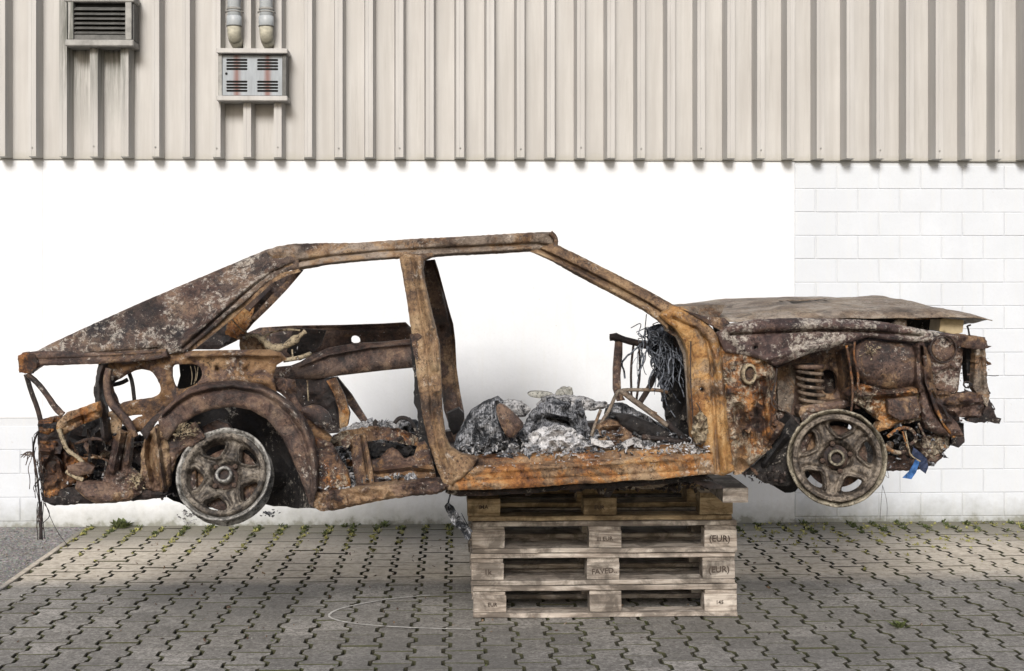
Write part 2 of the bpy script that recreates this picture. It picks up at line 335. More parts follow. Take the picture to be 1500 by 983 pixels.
def tri2d(outline, holes, step, extra=()):
    """fill an outline with holes by small triangles"""
    vs = [Vector(p) for p in outline]; es = []; n = len(vs)
    es += [(i, (i+1) % n) for i in range(n)]
    for h in holes:
        b = len(vs); vs += [Vector(p) for p in h]; es += [(b+i, b+(i+1) % len(h)) for i in range(len(h))]
    o = np.array(outline); x0, y0 = o.min(0); x1, y1 = o.max(0)
    g = []; j = 0; y = y0+step*.5
    while y < y1:
        x = x0+step*(.5 if j % 2 else .1)
        while x < x1:
            g.append((x+random.uniform(-.2, .2)*step, y+random.uniform(-.2, .2)*step)); x += step
        y += step*.87; j += 1
    if g:
        g = np.array(g); ok = inside(g, outline)
        for h in holes: ok &= ~inside(g, h)
        g = g[ok]
        if len(g):
            d = pdist(g, outline, True)
            for h in holes: d = np.minimum(d, pdist(g, h, True))
            g = g[d > step*.45]
            if len(extra):
                e = np.array(extra); e = e[inside(e, outline)]
                for h in holes: e = e[~inside(e, h)]
                if len(e):
                    de = pdist(e, outline, True)
                    for h in holes: de = np.minimum(de, pdist(e, h, True))
                    e = e[de > 1.0]
                    if len(e) and len(g):
                        g = g[((g[:, None, :]-e[None])**2).sum(2).min(1) > (step*.5)**2]; g = np.vstack([g, e])
            vs += [Vector(p) for p in g]
    V, E, F, *_ = delaunay_2d_cdt(vs, es, [], 0, 1e-4)
    V = np.array([(v.x, v.y) for v in V]); F = [list(f) for f in F]
    cen = np.array([V[f].mean(0) for f in F]); ok = inside(cen, outline)
    for h in holes: ok &= ~inside(cen, h)
    return V, [f for f, k in zip(F, ok) if k]
def shell(V, F, front, back):
    """closed solid out of a front and a back position for each 2D vertex; rim has its own vertices"""
    n = len(V); vs = list(front)+list(back); fs = []
    cnt = {}
    for f in F:
        a, b, c = f
        ar = (V[b][0]-V[a][0])*(V[c][1]-V[a][1])-(V[c][0]-V[a][0])*(V[b][1]-V[a][1])
        if ar > 0: f = [a, c, b]       # pixel y points down: keep the normal towards the camera
        fs.append(tuple(f)[::1]); fs.append(tuple(i+n for i in f[::-1]))
        for i in range(3):
            e = (f[i], f[(i+1) % 3]); cnt[e] = cnt.get(e, 0)+1
    bd = [e for e in cnt if (e[1], e[0]) not in cnt]
    nf = len(fs); mp = {}
    def dup(i):
        if i not in mp: mp[i] = len(vs); vs.append(vs[i])
        return mp[i]
    for a, b in bd: fs.append((dup(b), dup(a), dup(a+n), dup(b+n)))
    return vs, fs, nf
def sheet(name, outline, mat, parent, Y=5.3, holes=(), th=.006, step=5, rag=0, smooth=0, lip=0, lipw=7, grooves=(), crumple=.004,
          cs=4.0, inflate=0, infw=14, Yf=None, hsm=2, kind=None, hrag=0):
    if smooth: outline = chaikin(outline, smooth)
    outline = resample(outline, step, True, rag)
    hs = [resample(chaikin(h, hsm) if hsm else h, step, True, hrag) for h in holes]
    ex = []
    for g, w, dep in grooves:
        gr = resample(g, 3.0, False)
        for i in range(len(gr)):
            a = np.array(gr[max(0, i-1)]); b_ = np.array(gr[min(len(gr)-1, i+1)]); t = b_-a; L = np.linalg.norm(t)+1e-9; nn = np.array([-t[1], t[0]])/L
            for o_ in (0, -w*.8, w*.8, -w*1.8, w*1.8): ex.append(tuple(np.array(gr[i])+nn*o_))
    V, F = tri2d(outline, hs, step, ex)
    lip *= .5; lipw *= .5; inflate *= .8
    d = pdist(V, outline, True)
    for h in hs: d = np.minimum(d, pdist(V, h, True))
    y = np.full(len(V), float(Y))
    if Yf is not None: y += np.array([Yf(a, b) for a, b in V])
    if lip: y += lip*np.clip(1-d/lipw, 0, 1)**2
    inf = inflate*np.sqrt(np.clip(d/infw, 0, 1)*(2-np.clip(d/infw, 0, 1))) if inflate else np.zeros(len(V))
    for g, w, dep in grooves:
        y += dep*1.25*np.clip(1-pdist(V, g)/(w*1.5), 0, 1)**.8
    fr, bk = [], []
    sd_ = (hash(name) % 97 if False else len(name)*1.37)
    for i, (a, b) in enumerate(V):
        p = P(a, b, y[i])
        nz = noise.fractal(Vector((p.x*cs+sd_, p.z*cs, y[i]*cs)), .9, 2.2, 4)*crumple*1.7
        nz += (abs(noise.noise(Vector((p.x*cs*2.3, p.z*cs*2.3, sd_+5))))-.2)*crumple*3.0
        nz += noise.noise(Vector((p.x*34, p.z*34, sd_)))*crumple*.8
        fr.append(P(a, b, y[i]+nz-inf[i])); q = P(a, b, y[i]+nz-inf[i]); 
        bk.append(Vector((q.x, y[i]+nz+th+inf[i], q.z)))
    vs, fs, nf = shell(V, F, fr, bk)
    sm_ = crumple < .0095
    me = mesh(name, vs, fs); me.polygons.foreach_set('use_smooth', [(i < nf and sm_) for i in range(len(me.polygons))])
    o = link(name, me, mat, parent)
    if kind: o['kind'] = kind
    return o
def tubes(name, lines, mat, parent, sides=6, sm=2, kind=None, flat=1.0, jitter=0):
    """lines: list of (world points, radius or radii)"""
    vs, fs = [], []
    for pts, r in lines:
        pts = [Vector(p) for p in pts]
        if sm and len(pts) > 2: pts = [Vector(p) for p in chaikin(pts, sm, False)]
        n = len(pts)
        rr = r if isinstance(r, (list, tuple)) else (r, r)
        for i, p in enumerate(pts):
            t = (pts[min(i+1, n-1)]-pts[max(i-1, 0)]).normalized()
            a = Vector((0, 1, 0)) if abs(t.y) < .9 else Vector((1, 0, 0))
            u = t.cross(a).normalized(); w = t.cross(u)
            k = i/max(1, n-1)*(len(rr)-1); j = min(int(k), len(rr)-2); rad = rr[j]+(rr[j+1]-rr[j])*(k-j)
            if jitter: rad *= 1+random.uniform(-jitter, jitter)
            for s in range(sides):
                an = 2*math.pi*s/sides; vs.append(p+u*math.cos(an)*rad+w*math.sin(an)*rad*flat)
        b = len(vs)-n*sides
        for i in range(n-1):
            for s in range(sides):
                s2 = (s+1) % sides; fs.append((b+i*sides+s, b+i*sides+s2, b+(i+1)*sides+s2, b+(i+1)*sides+s))
        fs.append(tuple(b+s for s in range(sides))[::-1]); fs.append(tuple(b+(n-1)*sides+s for s in range(sides)))
    o = link(name, mesh(name, vs, fs, True), mat, parent)
    if kind: o['kind'] = kind
    return o
def pl(pts, Y): return [P(p[0], p[1], p[2] if len(p) > 2 else Y) for p in pts]
def box_data(x0, x1, y0, y1, z0, z1, bev=0.003, jit=0):
    """box with small chamfers (24 verts)"""
    vs, fs = [], []
    b = bev
    X, Yy, Z = (x0, x1), (y0, y1), (z0, z1)
    idx = {}
    for i in (0, 1):
        for j in (0, 1):
            for k in (0, 1):
                sx, sy, sz = (1 if i == 0 else -1), (1 if j == 0 else -1), (1 if k == 0 else -1)
                c = Vector((X[i], Yy[j], Z[k]))
                if jit: c += Vector([random.uniform(-jit, jit) for _ in range(3)])
                for ax in range(3):
                    v = c.copy(); 
                    for a2, sg in enumerate((sx, sy, sz)):
                        if a2 != ax: v[a2] += sg*b
                    idx[(i, j, k, ax)] = len(vs); vs.append(v)
    g = lambda i, j, k, ax: idx[(i, j, k, ax)]
    fs += [(g(0,0,0,0), g(0,0,1,0), g(0,1,1,0), g(0,1,0,0)), (g(1,0,0,0), g(1,1,0,0), g(1,1,1,0), g(1,0,1,0)),
           (g(0,0,0,1), g(1,0,0,1), g(1,0,1,1), g(0,0,1,1)), (g(0,1,0,1), g(0,1,1,1), g(1,1,1,1), g(1,1,0,1)),
           (g(0,0,0,2), g(0,1,0,2), g(1,1,0,2), g(1,0,0,2)), (g(0,0,1,2), g(1,0,1,2), g(1,1,1,2), g(0,1,1,2))]
    for i in (0, 1):
        for j in (0, 1): fs.append((g(i,j,0,0), g(i,j,1,0), g(i,j,1,1), g(i,j,0,1)))
        for k in (0, 1): fs.append((g(i,0,k,0), g(i,1,k,0), g(i,1,k,2), g(i,0,k,2)))
    for j in (0, 1):
        for k in (0, 1): fs.append((g(0,j,k,1), g(1,j,k,1), g(1,j,k,2), g(0,j,k,2)))
    for i in (0, 1):
        for j in (0, 1):
            for k in (0, 1): fs.append((g(i,j,k,0), g(i,j,k,1), g(i,j,k,2)))
    return vs, fs
def box(name, x0, x1, y0, y1, z0, z1, mat, parent=None, bev=.003, jit=0, loc=None):
    vs, fs = box_data(x0, x1, y0, y1, z0, z1, bev, jit)
    me = mesh(name, vs, fs); fix(me); return link(name, me, mat, parent, loc)
import bmesh
def fix(me):
    bm = bmesh.new(); bm.from_mesh(me); bmesh.ops.recalc_face_normals(bm, faces=bm.faces); bm.to_mesh(me); bm.free()
def lathe(prof, seg=48, axis='Y', closed=True):
    """prof: list of (r, y)"""
    vs, fs = [], []; n = len(prof)
    for s in range(seg):
        a = 2*math.pi*s/seg
        for r, y in prof: vs.append((r*math.cos(a), y, r*math.sin(a)))
    for s in range(seg):
        t = (s+1) % seg
        for i in range(n if closed else n-1):
            j = (i+1) % n; fs.append((s*n+i, s*n+j, t*n+j, t*n+i))
    return vs, fs
def chips(name, n, area, mat, parent, size=(.006, .02), kind='stuff', flat=.22):
    """small broken flakes; area() returns a world point"""
    vs, fs = [], []
    for _ in range(n):
        c = area(); s = size[0]+(size[1]-size[0])*random.random()**2.2; b = len(vs); el = Vector((random.uniform(.5, 1.7), random.uniform(.5, 1.2), 1))
        rot = Matrix.Rotation(random.uniform(0, 6.28), 3, Vector((random.uniform(-1, 1), random.uniform(-1, 1), random.uniform(-1, 1)+.01)).normalized())
        pts = [(-1,-.6,-flat), (1,-.8,-flat*.6), (.8,.7,-flat), (-.7,.9,-flat*.7), (-.7,-.5,flat*.6), (.6,-.6,flat), (.9,.5,flat*.5), (-.6,.6,flat)]
        for p in pts: vs.append(c+rot@(Vector([q*random.uniform(.55, 1.2)*e_ for q, e_ in zip(p, el)])*s))
        fs += [tuple(b+i for i in f) for f in ((0,3,2,1), (4,5,6,7), (0,1,5,4), (1,2,6,5), (2,3,7,6), (3,0,4,7))]
    o = link(name, mesh(name, vs, fs), mat, parent)
    if kind: o['kind'] = kind
    return o

# ================================================================== THE GROUND
WY = 8.05                                        # front of the white wall
def plane(name, x0, x1, y0, y1, z, mat, parent=None):
    return link(name, mesh(name, [(x0,y0,z), (x1,y0,z), (x1,y1,z), (x0,y1,z)], [(0,1,2,3)]), mat, parent)
struct(plane('ground', -60, 60, -60, 60, -.03, 'dirt'))
GX = -2.235                                       # edge between the gravel strip and the pavers
struct(plane('gravel_strip', -60, GX-.03, -60, WY+.05, -.004, 'gravel'))
yard = struct(plane('paved_yard', GX-.02, 60, -60, WY+.05, -.018, 'dirt'))
PW, PD = .146, .163
def paver_mesh():
    a = .014; hx = PW/2-.0058; hy = PD/2-.0020; q = PD/4
    right = [(hx+a, -hy), (hx+a, -q-.010), (hx-a, -q+.012), (hx-a, q-.012), (hx+a, q+.010), (hx+a, hy)]
    o = right+[(-x, y) for x, y in right[::-1]]
    n = len(o); vs, fs = [], []
    sh = lambda p, d: (p[0]-math.copysign(d, p[0]), p[1]-math.copysign(d, p[1])*(.3 if abs(abs(p[1])-hy) < 1e-6 else .0))
    for p in o: vs.append((*p, -.03))
    for p in o: vs.append((*p, -.003))
    for p in o: vs.append((*sh(p, .0030), 0))
    for l in (0, 1):
        for i in range(n): j = (i+1) % n; fs.append((l*n+i, l*n+j, (l+1)*n+j, (l+1)*n+i))
    fs.append((2*n+0, 2*n+1, 2*n+10, 2*n+11)); fs.append((2*n+1, 2*n+2, 2*n+9, 2*n+10)); fs.append((2*n+2, 2*n+3, 2*n+8, 2*n+9))
    fs.append((2*n+3, 2*n+4, 2*n+7, 2*n+8)); fs.append((2*n+4, 2*n+5, 2*n+6, 2*n+7))
    return vs, fs
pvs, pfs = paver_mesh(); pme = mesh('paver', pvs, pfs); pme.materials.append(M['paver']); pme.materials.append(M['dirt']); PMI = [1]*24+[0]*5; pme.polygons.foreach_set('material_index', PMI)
spots = []
for i in range(-2, 52):
    for j in range(-10, 25):
        x = GX+PW*.5+.01+i*PW; yy = WY-.08-PD*j-(PD/2 if i % 2 else 0)
        if yy < 3.2 or x < GX: continue
        d = x*math.sin(YAW)+yy*math.cos(YAW); u = PX0+FPX*(x*math.cos(YAW)-yy*math.sin(YAW))/d; v = HY+FPX*CAMH/d
        vis = -30 < u < 1530 and v < 995 and yy < WY+.02
        if yy > WY+.06: continue
        spots.append((vis, yy, x))
for i in range(-2, 52): pass
vis_sp = sorted([s for s in spots if s[0]], key=lambda s: s[1]); rest = [s for s in spots if not s[0]]+vis_sp[300:]
for _, yy, x in vis_sp[:300]:
    o = bpy.data.objects.new('paver', pme); C.objects.link(o); o.parent = yard
    o.location = (x+random.uniform(-.0015, .0015), yy+random.uniform(-.0015, .0015), random.uniform(-.0025, .0015))
    o.rotation_euler = (random.gauss(0, .006), random.gauss(0, .006), random.gauss(0, .006))
vs, fs = [], []
for _, yy, x in rest:
    b = len(vs); z = random.uniform(-.0025, .0015); tx, ty, tz = (random.gauss(0, .007) for _ in range(3))
    for p in pvs: vs.append((p[0]-p[1]*tz+x, p[1]+p[0]*tz+yy, p[2]+z+p[0]*tx+p[1]*ty))
    fs += [tuple(b+k for k in f) for f in pfs]
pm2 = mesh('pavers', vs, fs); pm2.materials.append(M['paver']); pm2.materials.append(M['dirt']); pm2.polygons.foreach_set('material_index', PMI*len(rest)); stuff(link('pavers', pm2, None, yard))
# kerb-like edge stones between gravel and pavers
for k in range(6):
    y0 = 3.1+k*.835
    box('edge_stone', GX-.035, GX-.003, y0, y0+.828, -.05, .002, 'paver', yard, .003)
# gravel grains
def garea(): return Vector((GX-.04-abs(random.gauss(0, .7)), random.uniform(5.9, 8.0), random.uniform(-.006, .004)))
stuff(tag(chips('gravel', 2600, garea, 'gravel', None, (.003, .009)), 'loose grey gravel scattered on the rough strip beside the pavers', 'gravel'))
def parea(): return Vector((random.uniform(-2.3, 3), random.uniform(4.8, 8.0), .002))
stuff(tag(chips('grit', 260, parea, 'ash_pale', None, (.002, .005)), 'tiny pale grit and flakes lying on the pavers', 'grit'))
def rarea(): return Vector((random.gauss(-.2, 1.6), random.uniform(5.5, 7.6), .003))
stuff(tag(chips('rust_flakes', 420, rarea, 'brown', None, (.002, .009)), 'fallen rust flakes lying on the pavers under the car', 'rust flakes'))
# chalk curve
cl = chaikin([(630,873),(575,877),(520,887),(492,894),(479,903),(490,909),(520,915),(570,919),(640,922),(690,923)], 3, False)
vs, fs = [], []
for i, (a, b) in enumerate(cl):
    d = (b-HY); Yg = None
    # ground point: depth d along the view
    dist = FPX*CAMH/d; u = (a-PX0)/FPX; s_, c_ = math.sin(YAW), math.cos(YAW)
    xg = dist*(u*c_+s_); yg = dist*(c_-u*s_); n0 = Vector((xg, yg, .004)); 
    vs.append(n0)
pts = vs; vs = []
for i, p in enumerate(pts):
    t = (pts[min(i+1, len(pts)-1)]-pts[max(0, i-1)]).normalized(); nrm = Vector((-t.y, t.x, 0)); w = .0065*random.uniform(.6, 1.1)
    vs += [p+nrm*w, p-nrm*w]
for i in range(len(pts)-1): fs.append((2*i, 2*i+1, 2*i+3, 2*i+2))
tag(link('chalk_line', mesh('chalk_line', vs, fs), 'chalk'), 'pale curved chalk line drawn on the pavers left of the pallets', 'chalk mark')

# weeds
def weed_geo(c, h, n, rnd):
    vs, fs = [], []
    for _ in range(n):
        a = rnd.uniform(0, 6.28); L = h*rnd.uniform(.5, 1.1); le = rnd.uniform(.3, 1.2); w = L*rnd.uniform(.10, .22)
        d = Vector((math.cos(a)*math.sin(le), math.sin(a)*math.sin(le), math.cos(le))); s = Vector((-math.sin(a), math.cos(a), 0))
        b = c+Vector((rnd.uniform(-.3, .3)*h, rnd.uniform(-.3, .3)*h, 0)); k = len(vs)
        m = b+d*L*.55; t = b+d*L-Vector((0, 0, L*.15))
        vs += [b, m+s*w, t, m-s*w+Vector((0, 0, w*.3))]; fs.append((k, k+1, k+2, k+3))
    return vs, fs
rnd = random.Random(5)
for mat, cnt, nm, lb in (('leaf_yellow', 1000, 'weeds', 'small yellow green weeds growing in the paver joints near the wall'), ('leaf', 1500, 'moss_tufts', 'dark green moss and grass tufts in the joints between pavers')):
    vs, fs = [], []
    for _ in range(cnt):
        i = rnd.randrange(0, 46); x = GX+.01+i*PW+rnd.gauss(0, .010)
        if mat == 'leaf_yellow': y = 8.0-abs(rnd.gauss(0, .42)); y = max(y, 6.6); h = rnd.uniform(.009, .030)
        else: y = rnd.uniform(4.8, 8.02) if rnd.random() < .78 else 8.03-abs(rnd.gauss(0, .2)); h = rnd.uniform(.004, .013) if y < 7.7 else rnd.uniform(.012, .04)
        if x > 1.6 and mat == 'leaf_yellow': x += rnd.gauss(0, .05)
        a, b = weed_geo(Vector((x, y, -.004)), h, 9, rnd); k = len(vs); vs += a; fs += [tuple(k+q for q in f) for f in b]
    stuff(tag(link(nm, mesh(nm, vs, fs), mat), lb, 'weeds'))
for (gx, h, lb) in ((178, .085, 'leafy green weed growing at the foot of the white wall below the rear bumper'), (563, .06, 'small dark weed against the white wall left of the pallets'),
                    (505, .04, 'low green weed at the wall foot under the rear sill'), (1178, .05, 'small weed at the wall foot right of the pallets')):
    p = P(gx, 766, 7.98); p.z = 0; vs, fs = weed_geo(Vector((0, 0, -.003)), h, 46 if h > .08 else 20, rnd)
    o = link('weed', mesh('weed', vs, fs), 'leaf', None, p); tag(o, lb, 'weed')

p = Vector((0,0,0))
def gpt(a, b):
    dist = FPX*CAMH/(b-HY); u = (a-PX0)/FPX; s_, c_ = math.sin(YAW), math.cos(YAW); return Vector((dist*(u*c_+s_), dist*(c_-u*s_), 0))
vs, fs = weed_geo(Vector((0, 0, -.003)), .05, 30, rnd)
tag(link('weed', mesh('weed', vs, fs), 'leaf', None, gpt(1318, 919)), 'green grass tuft in a paver joint in the right foreground', 'weed')

# ================================================================== THE FACADE
fac = thing('building_facade', 'industrial building facade with white block wall below beige ribbed metal cladding', 'building', (0, WY, 0))
def fl(me_o): me_o.location = me_o.location; return me_o
def fbox(name, px0, px1, z0, z1, y0, y1, mat, bev=.003, par=None):
    a = P(px0, 0, WY).x; b = P(px1, 0, WY).x
    return box(name, a, b, y0-WY, y1-WY, z0, z1, mat, par or fac, bev)
ZT = 2.262
XL, XR = -9, 10
box('backing_wall', XL, XR, .0045, .3, -.1, 5.5, 'mortar', fac, .001)
x_s = P(1164, 0, WY).x; x_l = P(62, 0, WY).x; z_l = P(62, 612, WY).z
def plaster(name, x0, x1, z0, z1, d=-.004, bv=.004):
    vs, fs = box_data(x0, x1, d, .02, z0, z1, bv); me = mesh(name, vs, fs); fix(me); return link(name, me, 'plaster', fac)
plaster('plaster', x_l, x_s, -.05, ZT, -.0025, .0025); plaster('plaster', XL, x_l-.0005, z_l, ZT, -.001, .0008)
BW, BH = .265, .1465
bm_v, bm_f = box_data(-BW/2+.0028, BW/2-.0028, 0, .03, -BH/2+.0022, BH/2-.0022, .0025)
bme = mesh('concrete_block', bm_v, bm_f); fix(bme); bme.materials.append(M['block'])
ztop = ZT-.012-BH/2
for r in range(17):
    z = ztop-BH*r-.02
    off = 0 if r % 2 == 0 else -.5
    k0 = x_s+BW*(.5+off)
    for k in range(-2, 14):
        x = k0+k*BW
        if x-BW/2 < x_s-.001:
            if x+BW/2 <= x_s+.02: continue
            vs, fs = box_data(x_s+.002, x+BW/2-.0035, 0, .03, z-BH/2+.003, z+BH/2-.003, .0035); me = mesh('concrete_block', vs, fs); fix(me)
            link('concrete_block', me, 'block', fac, (0, random.uniform(0, .0015), 0)); continue
        o = bpy.data.objects.new('concrete_block', bme); C.objects.link(o); o.parent = fac; o.location = (x, random.uniform(-.001, .0015), z)
    if z < z_l-.02:
        j0 = P(30, 0, WY).x+(BW/2 if r % 2 else 0)
        for k in range(-4, 2):
            x = j0+k*BW+BW/2
            if x-BW/2 > x_l-.02: continue
            x1 = min(x+BW/2-.0035, x_l-.002); zt = min(z+BH/2-.003, z_l-.002)
            if x1-(x-BW/2) < .03 or zt-(z-BH/2) < .03: continue
            vs, fs = box_data(x-BW/2+.0042, x1, .0, .03, z-BH/2+.0015, zt, .0018); me = mesh('concrete_block', vs, fs); fix(me)
            link('concrete_block', me, 'block', fac, (0, random.uniform(-.001, .001), 0))
# cladding: each trapezoid rib with its pan is one panel
RP = .1852; RH = .098; SL = .013; CR = .047
x_rib = P(18.4, 0, 8.03).x                        # right foot of the first rib
yr, yc = 8.035-WY, 8.035-RH-WY
prof = [(0, yr), (.118-.0, yr), (.118+SL-.006, yc+.004), (.124+SL-.006+.004, yc), (RP-SL-.0045, yc), (RP-SL, yc+.004), (RP, yr)]
prof = [(0, yr), (RP-CR-2*SL, yr), (RP-CR-SL, yc), (RP-CR-SL+.018, yc), (RP-CR-SL+.022, yc+.0015), (RP-SL, yc), (RP, yr)]
vs, fs = [], []
zb = ZT
for x, y in prof: vs.append((x, y, zb+(.003 if y < yr-.02 else 0)))
for x, y in prof: vs.append((x, y, 5.5))
n = len(prof)
for i in range(n-1): fs.append((i, i+1, n+i+1, n+i))
b_ = len(vs); vs += [(RP-CR-2*SL, yr, zb-.001), (RP, yr, zb-.001)]; fs.append((b_, b_+1, n-2, 2))
cme = mesh('cladding_panel', vs, fs)
cme.materials.append(M['clad'])
x = x_rib-RP*34
k = 0
while x < XR:
    if x > XL:
        o = bpy.data.objects.new('cladding_panel', cme); C.objects.link(o); o.parent = fac; o.location = (x, random.uniform(-.001, .001), random.uniform(-.001, .001))
        # foot flap that closes the open rib end
        fv = [(RP-CR-2*SL, yr, zb), (RP-CR-SL, yc, zb+.022), (RP-SL, yc, zb+.022), (RP, yr, zb)]
        if -40 < PX0+FPX*(x/8) < 1560:
            sc_ = lathe([(.0055, -.004), (.0, -.006)], 8, closed=False)
            if k % 2 == 0:
                m_ = mesh('screw', sc_[0], sc_[1]+[]); link('screw', m_, 'galv', fac, (x+RP-CR/2-SL, yc-.001, zb+.06+random.uniform(-.01, .01)))
    x += RP; k += 1
box('drip_flashing', XL, XR, 8.036-WY, 8.044-WY, ZT-.006, ZT+.001, 'clad', fac, .001)

# ventilation grille
a, b = P(98, 0, 7.9).x, P(197, 0, 7.9).x; zt, zs = P(0, -8, 7.9).z, P(0, 68, 7.9).z
cx = (a+b)/2
v = thing('ventilation_grille', 'grey louvred ventilation grille with a projecting sill in the cladding at upper left', 'vent', (cx, 7.9, zs))
w = (b-a)/2; H = zt-zs
box('sill', -w-.004, w, -.03, .12, -.0, .04, 'galv', v, .006)
box('top_ledge', -w-.01, w+.004, -.025, .12, H-.045, H, 'galv', v, .006)
box('frame_side', -w+.012, -w+.045, -.024, .11, .041, H-.046, 'clad', v, .003)
box('frame_side', w-.05, w-.012, -.024, .11, .041, H-.046, 'galv', v, .003)
box('frame_side', w-.0115, w-.002, .0, .12, .041, H-.046, 'louvre', v, .002)
box('back', -w+.046, w-.051, .022, .03, .041, H-.046, 'void', v, .001)
box('bottom_rail', -w+.046, w-.051, -.012, .02, .041, .072, 'louvre', v, .003)
for i in range(7):
    z = .088+i*.0285
    if z > H-.06: break
    vs, fs = box_data(-w+.046, w-.051, -.020, .020, -.0028, .0028, .0008); me = mesh('slat', vs, fs); fix(me)
    o = link('slat', me, 'louvre', v, (0, .001, z)); o.rotation_euler.x = R(-28 if False else 32)
# flue box
a, b = P(318, 0, 7.9).x, P(422, 0, 7.9).x; z0, z1 = P(0, 147, 7.9).z, P(0, 70, 7.9).z; cx = (a+b)/2; w = (b-a)/2; H = z1-z0
fb = thing('flue_outlet_box', 'pale square flue outlet plate with four slotted rusty grilles between two ledges', 'vent', (cx, 7.9, z0))
box('lower_ledge', -w, w, -.03, .12, 0, .03, 'clad', fb, .004); box('upper_ledge', -w, w, -.03, .12, H-.03, H, 'clad', fb, .004)
box('frame', -w+.006, -w+.03, .0, .12, .031, H-.031, 'galv', fb, .003); box('frame', w-.036, w-.01, .0, .12, .031, H-.031, 'louvre', fb, .003)
box('back', -w+.031, w-.037, .03, .12, .031, H-.031, 'louvre', fb, .001)
# plate with slots, local x-z plane
cz = H/2; pw, ph = .184, (H-.075)/2
hol = []
for sx in (-.093, .093):
    for sz in (-.066, .066):
        for k in range(4):
            zc = sz+(k-1.5)*.0185
            hol.append([(sx-.060, zc-.0066), (sx+.060, zc-.0066), (sx+.065, zc), (sx+.060, zc+.0066), (sx-.060, zc+.0066), (sx-.065, zc)])
def flat_plate(name, outline, holes, th, mat, parent, loc, step=.02):
    V, F = tri2d(outline, holes, step)
    fr = [Vector((p[0], 0, p[1])) for p in V]; bk = [Vector((p[0], th, p[1])) for p in V]
    V2 = np.array([(p[0], -p[1]) for p in V]); vs, fs, nf = shell(V2, F, fr, bk); me = mesh(name, vs, fs); fix(me); return link(name, me, mat, parent, loc)
flat_plate('slotted_plate', [(-pw, -ph), (pw, -ph), (pw, ph), (-pw, ph)], hol, .003, 'plate', fb, (-.004, .012, cz), .03)
for sx in (-.093, .093):
    for sz in (-.066, .066):
        box('inner_gauze', sx-.066, sx+.066, .02, .024, cz+sz-.038, cz+sz+.038, 'void', fb, .001)
vs, fs = lathe([(.008, -.001), (.0, -.002)], 10, closed=False); link('plug', mesh('plug', vs, fs), 'void', fb, (-.16, .0105, cz+.01))
# pipes
for pxc, lb in ((343, 'left grey flue pipe ending in a down-turned elbow above the slotted plate'), (390, 'right grey flue pipe ending in a down-turned elbow above the slotted plate')):
    c = P(pxc, 0, 7.86); zbot = P(0, 62, 7.86).z
    pp = thing('flue_pipe', lb, 'pipe', (c.x, 7.86, zbot), 'flue pipes on the cladding')
    r = .040
    def ring(nm, r0, z0, z1, mat):
        vs, fs = lathe([(r0-.003, z0), (r0, z0+.003), (r0, z1-.003), (r0-.003, z1)], 28, closed=False)
        vs = [(x, -z, y) for x, y, z in vs]; me = mesh(nm, vs, fs, True); fix(me); return link(nm, me, mat, pp)
    ring('pipe_run', r, .14, 2.6, 'pipe'); ring('collar', r+.005, .105, .165, 'pipe'); ring('collar', r+.005, .20, .215, 'galv'); ring('joint_ring', r+.007, .10, .107, 'louvre')
    tubes('elbow', [([(0, 0, .115), (0, 0, .075), (0, .01, .05), (0, .05, .028), (0, .16, .02)], [r+.002, r+.002, r, r, r])], 'pipe_end', pp, 20, 3)
    tubes('clip', [([(-r-.012, .02, .19), (-r-.004, -.02, .19), (0, -r-.006, .19), (r+.004, -.02, .19), (r+.012, .02, .19)], .004)], 'galv', pp, 6, 2)

# ================================================================== PALLETS
PY0 = 5.86
text_cache = {}
def letters(txt, size, parent, loc, mat='ink', italic=False):
    cu = bpy.data.curves.new('stamp_lettering', 'FONT'); cu.body = txt; cu.size = size; cu.align_x = 'CENTER'; cu.align_y = 'CENTER'; cu.extrude = .0003
    cu.resolution_u = 2; cu.offset = size*.012
    o = bpy.data.objects.new('tmp', cu); C.objects.link(o); dg = bpy.context.evaluated_depsgraph_get()
    me = bpy.data.meshes.new_from_object(o.evaluated_get(dg)); bpy.data.objects.remove(o)
    me.materials.clear(); me.materials.append(M[mat]); me.name = 'stamp_lettering'
    q = bpy.data.objects.new('stamp_lettering', me); C.objects.link(q); q.parent = parent; q.location = loc; q.rotation_euler = (R(90), random.gauss(0, .03), 0)
    return q
def stick(name, x0, x1, y0, y1, z0, z1, mat, parent, wavy=.0012):
    """a sawn board or block: chamfered, subdivided along its length and slightly warped"""
    c = Vector(((x0+x1)/2, (y0+y1)/2, (z0+z1)/2)); hx, hy, hz = (x1-x0)/2, (y1-y0)/2, (z1-z0)/2
    along_x = hx >= hy; L, Wd = (hx, hy) if along_x else (hy, hx)
    b = .0025; sec = [(-Wd+b, -hz), (Wd-b, -hz), (Wd, -hz+b), (Wd, hz-b), (Wd-b, hz), (-Wd+b, hz), (-Wd, hz-b), (-Wd, -hz+b)]
    n = max(2, int(L*2/.05)); vs, fs = [], []; so = random.uniform(0, 50)
    for i in range(n+1):
        t = -L+2*L*i/n
        for k, (u, z) in enumerate(sec):
            du = noise.noise(Vector((t*4+so, k*.7, so)))*wavy; dz = noise.noise(Vector((t*5+so, u*6, so+9)))*wavy*1.3
            du += noise.noise(Vector((t*25+so, k, 3)))*wavy*.6; dz += noise.noise(Vector((t*25+so, k, 8)))*wavy*.7
            e = .0 if 0 < i < n else random.uniform(-.002, .002)
            vs.append((t+e, u+du, z+dz) if along_x else (u+du, t+e, z+dz))
    m = len(sec)
    for i in range(n):
        for k in range(m): k2 = (k+1) % m; fs.append((i*m+k, i*m+k2, (i+1)*m+k2, (i+1)*m+k))
    fs.append(tuple(range(m))); fs.append(tuple(n*m+k for k in range(m)))
    me = mesh(name, vs, fs); fix(me)
    return link(name, me, mat, parent, c)
